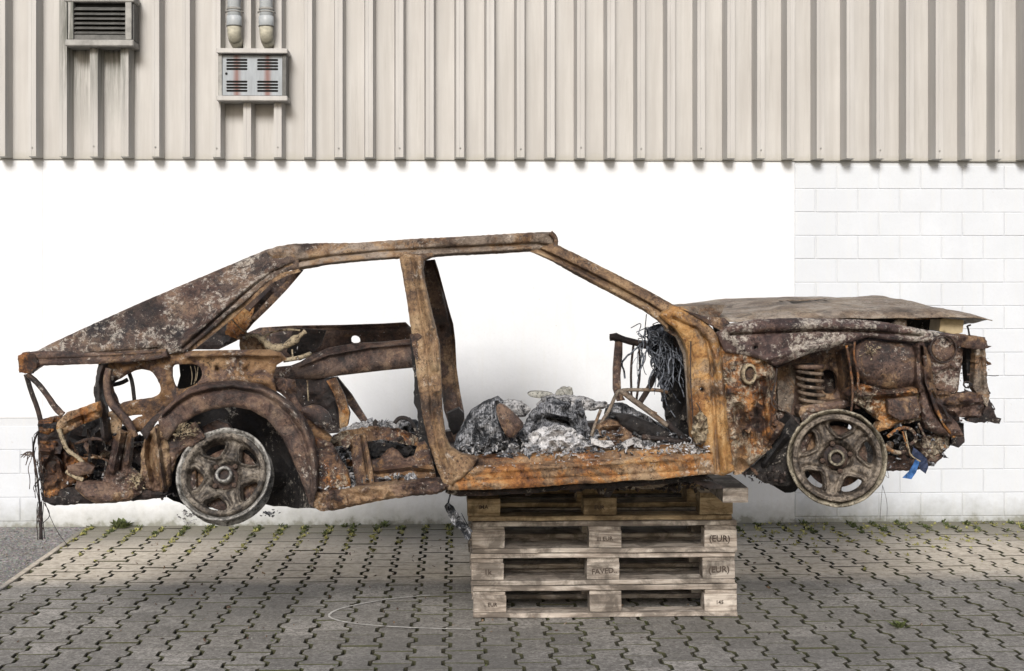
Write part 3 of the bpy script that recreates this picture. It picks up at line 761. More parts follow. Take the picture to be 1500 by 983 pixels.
stamps = {0: (('.. EUR', .024), ('', 0), ('145', .024)), 1: (('1k', .034), ('FAVED..', .034), ('(EUR)', .040)), 2: (('', 0), ('III EUR', .026), ('(EUR)', .040)), 3: (('IMA', .026), ('EUR', .026), ('', 0))}
lbs = ['bottom wooden pallet of the stack, standing on the pavers', 'second wooden pallet from the bottom, stamped dark on its middle block', 'third wooden pallet from the bottom, with a stamped oval mark on its right block', 'topmost yellowish wooden pallet directly under the car sill']
xs = [(691, 1083), (688, 1080), (690, 1082), (684, 1076)]
for lv in range(4):
    c = P(sum(xs[lv])/2, 0, PY0)
    pt = thing('pallet', lbs[lv], 'pallet', (c.x, PY0+[.0, .006, -.004, .004][lv], lv*.1462+.001), 'wooden pallets stacked under the car', [0, .004, -.003, .006][lv])
    mt = 'wood_new' if lv == 3 else 'wood_grey'
    bx = [(-.6, -.455), (-.0725, .0725), (.455, .6)]; by = [(0, .10), (.3275, .4725), (.70, .80)]
    for y0, y1 in by: stick('bottom_board', -.6, .6, y0, y1, 0, .021, mt, pt, .002)
    blk = []
    for iy, (y0, y1) in enumerate(by):
        for ix, (x0, x1) in enumerate(bx):
            o = stick('block', x0+random.uniform(-.004, .002), x1+random.uniform(-.002, .004), y0+.009+random.uniform(-.004, .003), y1-.002, .0215, .0995, 'wood_new' if lv == 3 else ('wood_grey'), pt, .0012)
            if iy == 0:
                t, s = stamps[lv][ix]; s *= 1.0
                if t:
                    letters(t, s, o, (random.uniform(-.006, .006), -.0495, random.uniform(-.004, .004)))
    for ix, (x0, x1) in enumerate(bx):
        if lv == 3 and ix < 2: stick('cross_board', x0, x1, .13, .80, .100, .121, mt, pt, .0015); continue
        stick('cross_board', x0, x1, 0.013, .80, .100, .121, mt, pt, .0015)
    tops = [(0, .145), (.185, .285), (.3275, .4725), (.515, .615), (.655, .80)]
    for it, (y0, y1) in enumerate(tops):
        if lv == 3 and it == 0: continue
        stick('top_board', -.6, .6, y0+.001, y1, .1215, .143, mt, pt, .002)
# packing timbers between stack and car
a = P(1062, 0, 5.55).x
wb = stick('wood_block', a-.02, a+.09, 5.5, 5.85, .582, .645, 'wood_grey', None, .002); tag(wb, 'short grey squared timber on the right end of the top pallet under the sill', 'wood block')
a = P(700, 0, 5.9).x
wb = stick('wood_block', a+.0, a+.10, 5.9, 6.6, .582, .640, 'wood_grey', None, .002); tag(wb, 'dark squared timber packed on the left end of the top pallet under the floor', 'wood block')
# ================================================================== THE BURNT CAR
car = thing('burnt_car', 'burnt-out rusty coupe bodyshell without doors or glass, raised on a stack of pallets', 'car')
N = 5.30
# --- roof
RY = 5.50
sheet('roof_rail', [(390,368),(405,361),(430,357),(470,356),(520,356),(560,353),(600,350),(650,348),(700,345),(750,342),(790,340),(808,340),(814,346),(812,357),(806,364),(790,368),(772,369),(740,371),(700,373),(660,375),(620,378),(600,378),(540,382),(480,388),(437,396),(414,394),(398,382)],
      'roof', car, RY, th=.05, step=4, lip=.045, lipw=9, rag=.4,
      grooves=[([(430,384),(480,376),(560,368),(640,364),(720,360),(785,357),(806,360)], 1.8, .022), ([(440,390),(520,380),(600,374),(700,368),(780,363)], 2.2, -.012), ([(420,362),(500,362),(600,357)], 5, .012)], crumple=.007, cs=6)
# roof skin behind it
vs, fs = [], []
nx, ny = 46, 14
tp = [(395,366),(430,359),(520,358),(600,352),(700,347),(800,342)]
for i in range(nx+1):
    t = i/nx; px = 398+t*412; py = np.interp(px, [p[0] for p in tp], [p[1] for p in tp])
    z0 = P(px, py, RY+.03).z
    for j in range(ny+1):
        s = j/ny; y = RY+.03+s*1.1; x = P(px, py, RY+.03).x
        z = z0-.012+.012*math.sin(math.pi*s)-.035*math.sin(math.pi*s)**2+noise.fractal(Vector((x*4, y*4, 1)), .9, 2, 3)*.012*math.sin(math.pi*min(1, s*1.3))
        vs.append((x, y, z))
for i in range(nx):
    for j in range(ny): a = i*(ny+1)+j; fs.append((a, a+ny+1, a+ny+2, a+1))
def solid(me, th):
    bm = bmesh.new(); bm.from_mesh(me); bmesh.ops.recalc_face_normals(bm, faces=bm.faces); bmesh.ops.solidify(bm, geom=bm.faces[:], thickness=th); bm.to_mesh(me); bm.free()
    me.polygons.foreach_set('use_smooth', [True]*len(me.polygons)); return me
link('roof_panel', solid(mesh('roof_panel', vs, fs), .003), 'brown', car)
# far roof rail
sheet('roof_rail', [(430,363),(520,361),(640,357),(760,351),(762,361),(640,368),(520,374),(440,379)], 'purple', car, 6.62, th=.05, step=8, lip=.02)
tubes('roof_edge_tag', [(pl([(806,341,5.5),(813,347,5.5),(815,356,5.5),(811,366,5.51)], 0), [.012, .010, .008])], 'brown', car, 6, 1)
# --- windscreen pillar
ap = lambda px, py: -(py-360)/110*.13
sheet('windscreen_pillar', [(776,368),(790,362),(811,356),(850,375),(900,400),(950,426),(988,447),(1000,456),(985,462),(978,482),(962,468),(945,456),(900,432),(850,406),(810,383),(790,374)], 'tan', car, RY, Yf=ap, th=.045, step=3.5,
      lip=.03, lipw=6, grooves=[([(790,365),(850,393),(900,418),(950,445),(980,464),(992,478)], 1.6, .03), ([(788,371),(850,400),(900,426),(950,454)], 2.6, -.010)], crumple=.004, rag=.3)
# --- front door pillar (orange)
sheet('door_pillar', [(966,462),(985,447),(1003,452),(1025,464),(1043,480),(1052,494),(1058,520),(1062,560),(1066,600),(1070,640),(1076,690),(1060,697),(1046,695),(1043,664),(1024,655),(1013,640),(1011,600),(1010,560),(1008,520),(1002,500),(990,482),(976,472)], 'pillar', car, N+.03, th=.06, step=4,
      lip=.03, lipw=7, holes=[[(1026,568),(1030,568),(1031,571),(1029,573),(1025,572)]], grooves=[([(985,466),(1020,482),(1036,500),(1042,530),(1046,600),(1052,690)], 2.6, .030), ([(1000,470),(1030,488)], 4, -.015), ([(1046,500),(1056,560),(1062,690)], 4, -.022), ([(1010,505),(1020,560),(1020,650)], 3, .010)], crumple=.006, rag=.3)
sheet('pillar_flange', [(972,474),(988,480),(1001,492),(1010,512),(1014,545),(1017,600),(1022,640),(1028,660),(1018,655),(1008,620),(1005,560),(1001,520),(990,494),(974,484)], 'grey', car, N+.10, th=.02, step=4, lip=.01, crumple=.004)
# --- B pillar
sheet('centre_pillar', [(585,377),(592,372),(612,372),(640,370),(634,377),(622,382),(620,395),(624,420),(631,450),(638,478),(644,505),(646,540),(647,580),(649,610),(653,640),(660,655),(675,665),(700,671),(690,690),(660,712),(650,710),(640,686),(628,650),(619,610),(613,570),(609,535),(605,500),(600,470),(596,440),(590,405)], 'tan', car, RY-.03, th=.055, step=3.5,
      Yf=lambda px, py: -(py-372)/300*.17, lip=.035, lipw=7, grooves=[([(638,580),(639,596)], 4.5, .03), ([(604,380),(612,430),(620,480),(628,540),(632,600),(640,650),(655,700)], 2.0, .014), ([(614,385),(622,430),(634,490),(638,540)], 4, -.025), ([(596,385),(606,450),(612,495)], 3, .008), ([(640,600),(652,660),(665,690)], 3, -.012)], crumple=.008, rag=.3)
sheet('pillar_edge', [(638,480),(642,500),(645,540),(644,575),(634,570),(632,530),(630,490)], 'tan', car, RY-.13, th=.012, step=3, lip=.01, lipw=5)
sheet('pillar_inner', [(600,492),(612,500),(617,540),(622,600),(634,650),(652,708),(634,706),(620,690),(614,650),(611,600),(606,590),(607,560),(604,530)], 'black', car, RY+.05, th=.03, step=5, rag=1)
sheet('striker_bracket', [(600,490),(612,488),(618,492),(616,502),(612,508),(612,530),(606,520),(603,500)], 'brown', car, RY-.11, th=.012, step=3, crumple=.004)
# far B pillar
sheet('far_centre_pillar', [(617,382),(637,380),(642,395),(650,425),(658,455),(664,475),(667,500),(669,540),(674,575),(680,605),(682,640),(665,645),(650,600),(645,560),(643,520),(639,490),(630,460),(624,420)], 'purple', car, 6.45, th=.06, step=4, lip=.03, lipw=7,
      grooves=[([(645,479),(647,481)], 2.2, .05), ([(634,385),(650,430),(662,480),(668,560),(676,620)], 1.8, .02)], crumple=.008)
sheet('belt_reel', [(655,606),(672,598),(680,606),(678,628),(664,638),(657,625)], 'black', car, 6.2, th=.08, step=4, inflate=.02)
# --- quarter panel / C pillar
def qY(px, py): return .22*(1-(px-30)/370)*0+ (np.interp(py, [360,398,440,520], [.235,.20,.11,.02]))
sheet('quarter_panel', [(45,519),(75,503),(120,482),(200,446),(270,416),(330,391),(370,374),(392,365),(412,362),(440,372),(440,396),(425,396),(412,401),(390,415),(365,436),(335,461),(300,492),(283,505),(270,517),(245,518),(150,526),(60,530)], 'quarter', car, N, Yf=qY, th=.012, step=4.5,
      lip=.04, lipw=7, grooves=[([(268,510),(300,482),(335,450),(370,420),(400,398),(430,386)], 1.8, .020), ([(262,506),(300,473),(340,438),(380,406)], 4, -.015), ([(60,524),(150,517),(240,510)], 2, .018), ([(100,500),(200,455),(300,412),(380,380)], 4, .008)], crumple=.009, cs=5, rag=.3)
sheet('pillar_flange', [(437,394),(441,398),(420,404),(400,414),(370,440),(340,467),(300,500),(284,512),(272,517),(283,503),(330,461),(390,411),(412,400)], 'tan', car, N+.05, Yf=lambda px, py: np.interp(py, [395,510], [.15,.02]), th=.02, step=4, lip=.01, crumple=.003)
sheet('tail_rail', [(26,523),(36,517),(60,514),(120,517),(200,516),(243,511),(245,523),(220,528),(150,533),(60,536),(44,547),(28,546)], 'purple', car, N-.01, th=.05, step=4.5, lip=.025, lipw=6, grooves=[([(50,527),(140,524),(240,518)], 2, .012)], crumple=.005, rag=.4)
sheet('tail_corner', [(26,521),(36,516),(52,520),(57,532),(50,541),(45,548),(28,545)], 'tail', car, N-.03, th=.04, step=3, lip=.01, rag=1, crumple=.008)
# far C pillar and parcel area
sheet('far_rear_pillar', [(398,408),(430,396),(442,394),(425,412),(400,440),(375,465),(362,482),(358,490),(345,500),(320,512),(285,512),(285,496),(320,466),(365,430)], 'dark', car, 6.05, th=.03, step=5, lip=.02, holes=[[(286,514),(288,503),(298,499),(308,500),(313,507),(313,512)][::1]] if False else (), grooves=[([(395,425),(365,455),(345,490)], 4, -.03)], crumple=.01)
sheet('far_pillar_edge', [(438,394),(444,396),(420,424),(395,450),(370,474),(362,484),(357,478),(375,458),(400,430)], 'brown', car, 5.98, th=.02, step=4, lip=.01)
sheet('pillar_foot', [(342,452),(356,450),(366,458),(372,450),(366,472),(360,484),(364,496),(350,498),(330,490),(334,470)], 'orange', car, 5.9, th=.02, step=4, rag=1, crumple=.012)
sheet('shelf_bracket', [(350,490),(372,488),(386,496),(390,512),(352,514)], 'orange', car, 5.8, th=.02, step=4, rag=1, crumple=.01)
sheet('far_side_panel', [(356,490),(380,480),(430,477),(500,476),(560,474),(594,472),(602,480),(606,505),(560,506),(500,509),(470,515),(440,528),(400,528),(385,505)], 'purple', car, 6.55, th=.02, step=5, lip=.02, lipw=5,
      holes=[[(514,494),(520,491),(527,494),(528,502),(515,503)]], grooves=[([(400,482),(500,481),(600,477)], 2.5, .02), ([(440,492),(600,484)], 6, -.015)], crumple=.006, hsm=1)
sheet('rear_seat_beam', [(440,530),(455,520),(480,510),(520,503),(560,501),(600,497),(604,500),(609,530),(612,538),(560,543),(500,550),(460,556),(405,557),(398,550),(404,538),(425,536)], 'arch', car, 5.95, th=.03, step=4.5, lip=.03, lipw=6, 
      grooves=[([(440,536),(480,520),(540,509),(604,503)], 2, -.02), ([(440,548),(520,536),(608,526)], 8, -.014)], crumple=.006)
tubes('melted_trim', [(pl([(360,494,5.75),(375,490,5.75),(388,500,5.73),(396,510,5.72),(415,509,5.72),(432,498,5.7),(448,485,5.7)], 0), [.012,.010,.014,.016,.016,.016,.014]), (pl([(340,468,5.7),(350,480,5.72),(362,488,5.75)], 0), .003), (pl([(382,500,5.75),(392,488,5.8),(420,482,5.8),(440,484,5.8)], 0), .005)], 'crust', car, 7, 2, jitter=.35)
tubes('bracket_strip', [(pl([(415,528,5.7),(440,524,5.7),(455,518,5.75)], 0), .010), (pl([(428,512,5.72),(429,526,5.7)], 0), .004)], 'crust', car, 6, 1)
sheet('inner_bracket', [(430,480),(478,484),(470,505),(455,520),(430,525),(420,515)], 'dark', car, 6.1, th=.02, step=5, crumple=.012)
# seat/tank area behind
sheet('seat_side', [(430,556),(492,553),(505,580),(513,605),(510,622),(500,634),(470,636),(445,615),(432,585)], 'dark', car, 5.95, th=.03, step=5, grooves=[([(495,560),(503,590),(507,625)], 7, -.05)], crumple=.012)
sheet('seat_shell', [(478,558),(492,553),(505,580),(512,605),(509,624),(498,628),(496,600),(488,575)], 'orange', car, 5.90, th=.02, step=4, inflate=.012, crumple=.01)
sheet('seat_strut', [(484,553),(494,552),(515,578),(538,615),(532,622),(515,600),(498,575)], 'purple', car, 6.2, th=.03, step=4, lip=.01)
tubes('hanging_wire', [(pl([(450,557,5.85),(451,575,5.85),(452,588,5.86)], 0), .004)], 'crust', car, 5, 1)
sheet('inner_quarter', [(400,552),(432,557),(437,590),(452,608),(470,625),(486,640),(480,655),(500,680),(512,700),(512,716),(470,720),(463,690),(455,640),(440,605),(415,580),(395,565)], 'side', car, 5.42, th=.02, step=4.5, lip=.02, crumple=.012, rag=.6)
sheet('inner_lobe', [(438,598),(462,592),(478,600),(487,615),(485,630),(470,628),(450,612)], 'purple', car, 5.38, th=.02, step=4, inflate=.02, smooth=1)
# --- side structure with openings
h1 = [(189,547),(199,542),(211,541),(222,544),(229,552),(235,566),(235,575),(228,581),(213,584),(198,586),(182,588),(174,593),(171,581),(165,571),(165,561),(177,554)]
h2 = [(253,536),(258,534),(281,533),(292,536),(297,546),(293,558),(279,567),(264,570),(260,569),(255,562),(252,547)]
h3 = [(184,614),(190,609),(207,607),(209,609),(200,612),(188,619)]
sheet('side_inner_panel', [(150,533),(200,528),(243,519),(275,514),(330,513),(395,512),(412,517),(420,526),(405,535),(400,552),(405,575),(440,606),(400,590),(370,570),(340,563),(300,568),(275,575),(245,596),(232,612),(215,628),(200,634),(180,622),(165,600),(156,575),(152,555)], 'side', car, N+.06, th=.012, step=4.5,
      holes=[h1, h2, h3], lip=.02, lipw=5, hsm=1, hrag=.4, grooves=[([(318,540),(320,543)], 3, .06), ([(275,521),(340,519),(410,520)], 3, -.03), ([(350,528),(356,545),(362,540)], 3, .02), ([(290,560),(340,553),(395,560)], 5, -.02)], crumple=.009, cs=7)
tubes('window_bar', [(pl([(189,546),(194,560),(197,588)], N+.12), .0085), (pl([(164,564),(178,561),(187,556)], N+.12), .009)], 'dark', car, 6, 1)
sheet('hole_lining', [(262,532),(300,532),(300,572),(258,572),(264,550)], 'black', car, N+.3, th=.02, step=6)
tubes('fine_wires', [(pl([(285,536),(288,548),(284,563)], N+.05), .0012), (pl([(279,536),(282,550),(280,564)], N+.05), .0012), (pl([(290,537),(289,552),(286,560)], N+.05), .0012)], 'crust', car, 4, 2)
# rear upright members
sheet('rear_upright', [(144,533),(156,533),(153,548),(150,562),(150,580),(154,598),(158,625),(160,645),(150,650),(146,625),(144,600),(139,588),(137,572),(140,555)], 'dark', car, N+.02, th=.05, step=4, lip=.03, lipw=5, rag=.7, crumple=.008, grooves=[([(150,535),(144,560),(146,590),(153,640)], 1.8, -.02)])
tubes('curved_member', [(pl([(160,540),(156,556),(157,574),(163,592),(178,607),(190,622),(198,640)], N), [.016,.016,.017,.017,.017,.015])], 'purple', car, 8, 2, jitter=.05)
tubes('cross_tube', [(pl([(180,632,5.5),(205,621,5.5),(228,610,5.5),(245,598,5.45)], 0), [.022,.024,.022,.016])], 'black', car, 10, 2, jitter=.05)
sheet('hinge_plate', [(153,606),(168,600),(180,616),(176,634),(160,636),(153,622)], 'grey', car, N+.07, th=.01, step=3, holes=[[(157,611),(162,611),(162,616),(157,616)]], hsm=1, lip=.01, crumple=.004)
sheet('diagonal_strap', [(205,632),(222,612),(245,594),(262,580),(275,574),(262,586),(240,604),(226,622),(214,645)], 'dark', car, N-.01, th=.02, step=4, lip=.01)
# --- wheel arch
arch_o = [(231,614),(243,596),(257,583),(277,568),(305,561),(342,558),(380,564),(405,577),(425,591),(445,614),(459,642),(465,677),(464,716),(458,743)]
arch_i = [(452,737),(445,714),(431,679),(414,642),(391,614),(368,601),(342,596),(314,599),(285,609),(262,625),(245,645),(238,640)]
mid = [(240,612),(262,592),(282,580),(310,573),(342,570),(378,577),(402,590),(422,608),(440,635),(450,665),(456,700),(458,735)]
sheet('wheel_arch', arch_o+arch_i, 'arch', car, N-.03, th=.05, step=4, lip=.035, lipw=6, grooves=[(mid, 2.2, .014), ([(x+ (6 if x > 342 else -2), y-6) for x, y in mid], 3, -.014)], crumple=.006, rag=.3)
def wy(px, py): return .0
sheet('arch_lower_flap', [(232,612),(250,640),(268,630),(285,618),(300,640),(285,652),(270,658),(258,672),(250,700),(244,722),(236,718),(240,680),(233,645)], 'purple', car, N+.01, th=.02, step=4, lip=.02, crumple=.012, rag=.5)
chips('crust_patch', 260, lambda: P(random.gauss(268, 11), random.gauss(629, 6), N-.012+random.uniform(-.006, .006)), 'crust', car, (.002, .008))
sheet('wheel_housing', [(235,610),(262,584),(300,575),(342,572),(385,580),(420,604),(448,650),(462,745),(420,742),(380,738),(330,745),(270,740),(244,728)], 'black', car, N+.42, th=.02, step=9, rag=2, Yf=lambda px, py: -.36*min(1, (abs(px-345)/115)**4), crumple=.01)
# inner underside closing of the wheel house top
sheet('housing_bracket', [(296,625),(318,615),(334,622),(343,640),(325,640),(300,645)], 'purple', car, N+.12, th=.05, step=4, crumple=.01, rag=.6)
# --- rear end: tail structure
tubes('tail_strut', [(pl([(38,548),(46,575),(55,598),(60,618)], N+.06), .0105), ], 'dark', car, 6, 1)
tubes('tail_strut', [(pl([(40,548),(56,562),(70,580),(80,596),(92,608)], N-.01), [.011,.012,.013,.014])], 'purple', car, 6, 2, jitter=.08)
sheet('tail_lamp_panel', [(84,618),(98,604),(120,597),(144,588),(148,600),(146,612),(120,622),(100,632),(90,640),(82,630)], 'orange', car, N-.03, th=.03, step=3.5, lip=.02, grooves=[([(96,618),(120,607),(143,600)], 4, -.02), ([(118,600),(124,620)], 1.6, .014)], crumple=.012, cs=10, rag=.5)
sheet('tail_box', [(56,616),(75,611),(88,612),(92,628),(96,650),(104,668),(122,676),(133,685),(128,700),(110,706),(98,718),(80,730),(66,728),(60,712),(57,680),(55,645)], 'tail', car, N+.02, th=.06, step=4, lip=.03, grooves=[([(60,640),(90,645)], 3, .02), ([(58,660),(96,664)], 3, -.025), ([(82,620),(88,660),(98,700)], 3, .025)], crumple=.02, cs=8, rag=.6)
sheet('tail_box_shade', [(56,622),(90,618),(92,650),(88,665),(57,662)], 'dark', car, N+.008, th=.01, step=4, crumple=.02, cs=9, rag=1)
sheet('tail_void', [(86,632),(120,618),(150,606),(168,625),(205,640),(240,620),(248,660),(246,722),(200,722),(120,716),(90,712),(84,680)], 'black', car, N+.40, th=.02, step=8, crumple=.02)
tubes('tail_rib', [(pl([(86,628),(92,645),(98,660),(112,668),(122,678)], N-.03), [.010,.009,.008]), (pl([(97,690),(108,698),(122,703)], N-.02), .009)], 'crust', car, 6, 2, jitter=.15)
sheet('tail_plate', [(98,683),(120,676),(138,684),(134,694),(115,697),(100,694)], 'purple', car, N-.02, th=.02, step=3.5, crumple=.01, inflate=.01)
sheet('folded_panel', [(174,630),(195,636),(193,660),(190,684),(202,695),(212,708),(207,722),(178,718),(148,710),(155,692),(161,668),(166,645)], 'purple', car, N-.02, th=.03, step=3.5, lip=.03, grooves=[([(186,636),(181,660),(176,690)], 1.8, .025), ([(177,634),(172,662),(166,690)], 3, -.03), ([(191,640),(188,680)], 2, -.01)], crumple=.010, cs=9, rag=.5)
sheet('folded_panel', [(218,632),(229,622),(240,631),(246,650),(250,680),(249,712),(238,723),(214,716),(206,698),(206,664),(211,645)], 'brown', car, N-.01, th=.03, step=3.5, lip=.035, grooves=[([(228,628),(232,660),(240,715)], 3, -.045), ([(220,640),(218,670),(226,705)], 4, .04)], crumple=.012, cs=9, rag=.5)
chips('crust_patch', 150, lambda: P(random.gauss(199, 6), random.gauss(702, 6), N-.04+random.uniform(-.006, .006)), 'crust', car, (.002, .007))
sheet('rear_cross_member', [(60,722),(80,718),(110,712),(150,708),(200,716),(240,720),(246,724),(238,730),(200,733),(160,737),(128,738),(80,741),(64,735)], 'dark', car, N+.01, th=.25, step=5, lip=.02, crumple=.012, rag=.8)
sheet('cross_member_tongue', [(112,704),(150,706),(185,712),(205,724),(190,734),(140,738),(125,730),(110,716)], 'purple', car, N-.03, th=.03, step=4, crumple=.012, lip=.02, inflate=.01)
chips('rear_debris', 160, lambda: P(random.uniform(90, 190), random.gauss(705, 9), N+random.uniform(.0, .3)), 'ash', car, (.004, .014))
chips('rear_wreckage', 90, lambda: P(random.uniform(100, 205), random.uniform(630, 712), N+random.uniform(.10, .35)), 'dark', car, (.012, .05))
chips('torn_edge', 40, lambda: P(random.gauss(240, 8), random.gauss(724, 3), N+random.uniform(0, .1)), 'dark', car, (.005, .014))
wl = []
for k in range(16):
    x0 = random.gauss(56, 4); y0 = random.uniform(620, 690); L = random.uniform(25, 90); pts = [(x0, y0)]
    for i in range(5): pts.append((pts[-1][0]+random.gauss(0, 4), pts[-1][1]+L/5))
    wl.append((pl(pts, N+random.uniform(-.03, .06)), .0016))
wl.append((pl([(56,632),(48,650),(50,675),(55,700),(58,735),(60,760),(60,790)], N), [.005,.004,.005,.004,.006,.008])); wl.append((pl([(58,700),(68,745),(84,780),(100,800)], N), .0012))
for k in range(9): wl.append((pl([(50,668),(44+random.gauss(0, 3),664+random.gauss(0, 4)),(38+random.gauss(0, 4),670+random.gauss(0, 6))], N), .002))
for k in range(10): x0 = 60+random.gauss(0, 2); wl.append((pl([(x0,735),(x0+random.gauss(0, 3),755),(x0+random.gauss(0, 5),780+random.uniform(-15, 12))], N), .0017))
tubes('hanging_wires', wl, 'dark', car, 5, 2, kind='stuff')
# --- sills
sheet('sill', [(652,690),(672,675),(700,672),(780,668),(860,664),(940,660),(1000,655),(1030,656),(1044,664),(1046,694),(1000,698),(960,703),(920,704),(880,708),(840,709),(780,714),(720,717),(690,718),(657,718),(648,708)], 'orange', car, N, th=.12, step=4, lip=.02, lipw=5, Yf=lambda px, py: .09 if py < np.interp(px, [650,1045], [692,668])-5 else 0,
      grooves=[([(660,694),(780,686),(920,677),(1040,670)], 3, -.012), ([(655,706),(780,702),(900,697),(1040,688)], 2, .008), ([(1022,660),(1026,694)], 1.5, .01), ([(650,690),(662,700),(664,716)], 1.6, .015)], crumple=.006, cs=7, rag=.5)
sheet('sill_lower_lip', [(655,716),(700,716),(780,711),(870,706),(930,702),(1040,692),(1030,704),(960,710),(900,715),(850,716),(780,722),(720,726),(670,727),(652,722)], 'dark', car, N+.08, th=.1, step=5, lip=.02, crumple=.012, rag=.8)
sheet('rear_sill', [(456,724),(480,719),(520,716),(560,711),(600,708),(640,704),(660,708),(658,716),(640,724),(600,727),(560,733),(520,741),(490,748),(470,749),(458,742)], 'brown', car, N-.01, th=.1, step=4, lip=.03, lipw=6, crumple=.012, cs=8, rag=.8)
# floor pan + far sill
vs, fs = [], []
for i in range(41):
    t = i/40; x = P(463+t*574, 0, 5.4).x; z = np.interp(t, [0, .33, 1], [.605, .672, .715])
    for j in range(13):
        y = 5.36+j/12*1.5; vs.append((x, y, z+noise.noise(Vector((x*5, y*5, 0)))*.012))
for i in range(40):
    for j in range(12): a = i*13+j; fs.append((a, a+13, a+14, a+1))
link('floor_pan', solid(mesh('floor_pan', vs, fs), .004), 'dark', car)
sheet('far_sill', [(520,640),(640,633),(800,622),(905,616),(905,640),(800,648),(640,658),(520,662)], 'dark', car, 6.82, th=.08, step=8, rag=1)
# rear passenger foot-well remains
sheet('seat_post', [(512,646),(520,638),(535,636),(540,660),(546,690),(549,716),(524,720),(518,690)], 'brown', car, N+.10, th=.03, step=4, lip=.02, grooves=[([(530,640),(536,680),(540,715)], 1.8, .03)], crumple=.006)
sheet('inner_sill_plate', [(540,676),(556,672),(566,660),(575,656),(584,662),(592,672),(606,668),(612,650),(622,646),(630,660),(636,686),(640,704),(600,712),(560,716),(545,714)], 'side', car, N+.14, th=.02, step=4, lip=.02, crumple=.01, rag=.6, grooves=[([(550,690),(600,684),(636,688)], 3, -.025)])
sheet('seat_rail_plate', [(500,632),(545,625),(585,628),(610,640),(630,655),(600,652),(560,644),(520,648),(490,655),(478,645)], 'ashy2', car, N+.25, th=.02, step=4, crumple=.02, rag=1)
sheet('quarter_foot', [(462,640),(486,650),(498,672),(510,690),(514,712),(480,722),(464,720)], 'ashy2', car, N+.03, th=.02, step=4, crumple=.012, lip=.02)
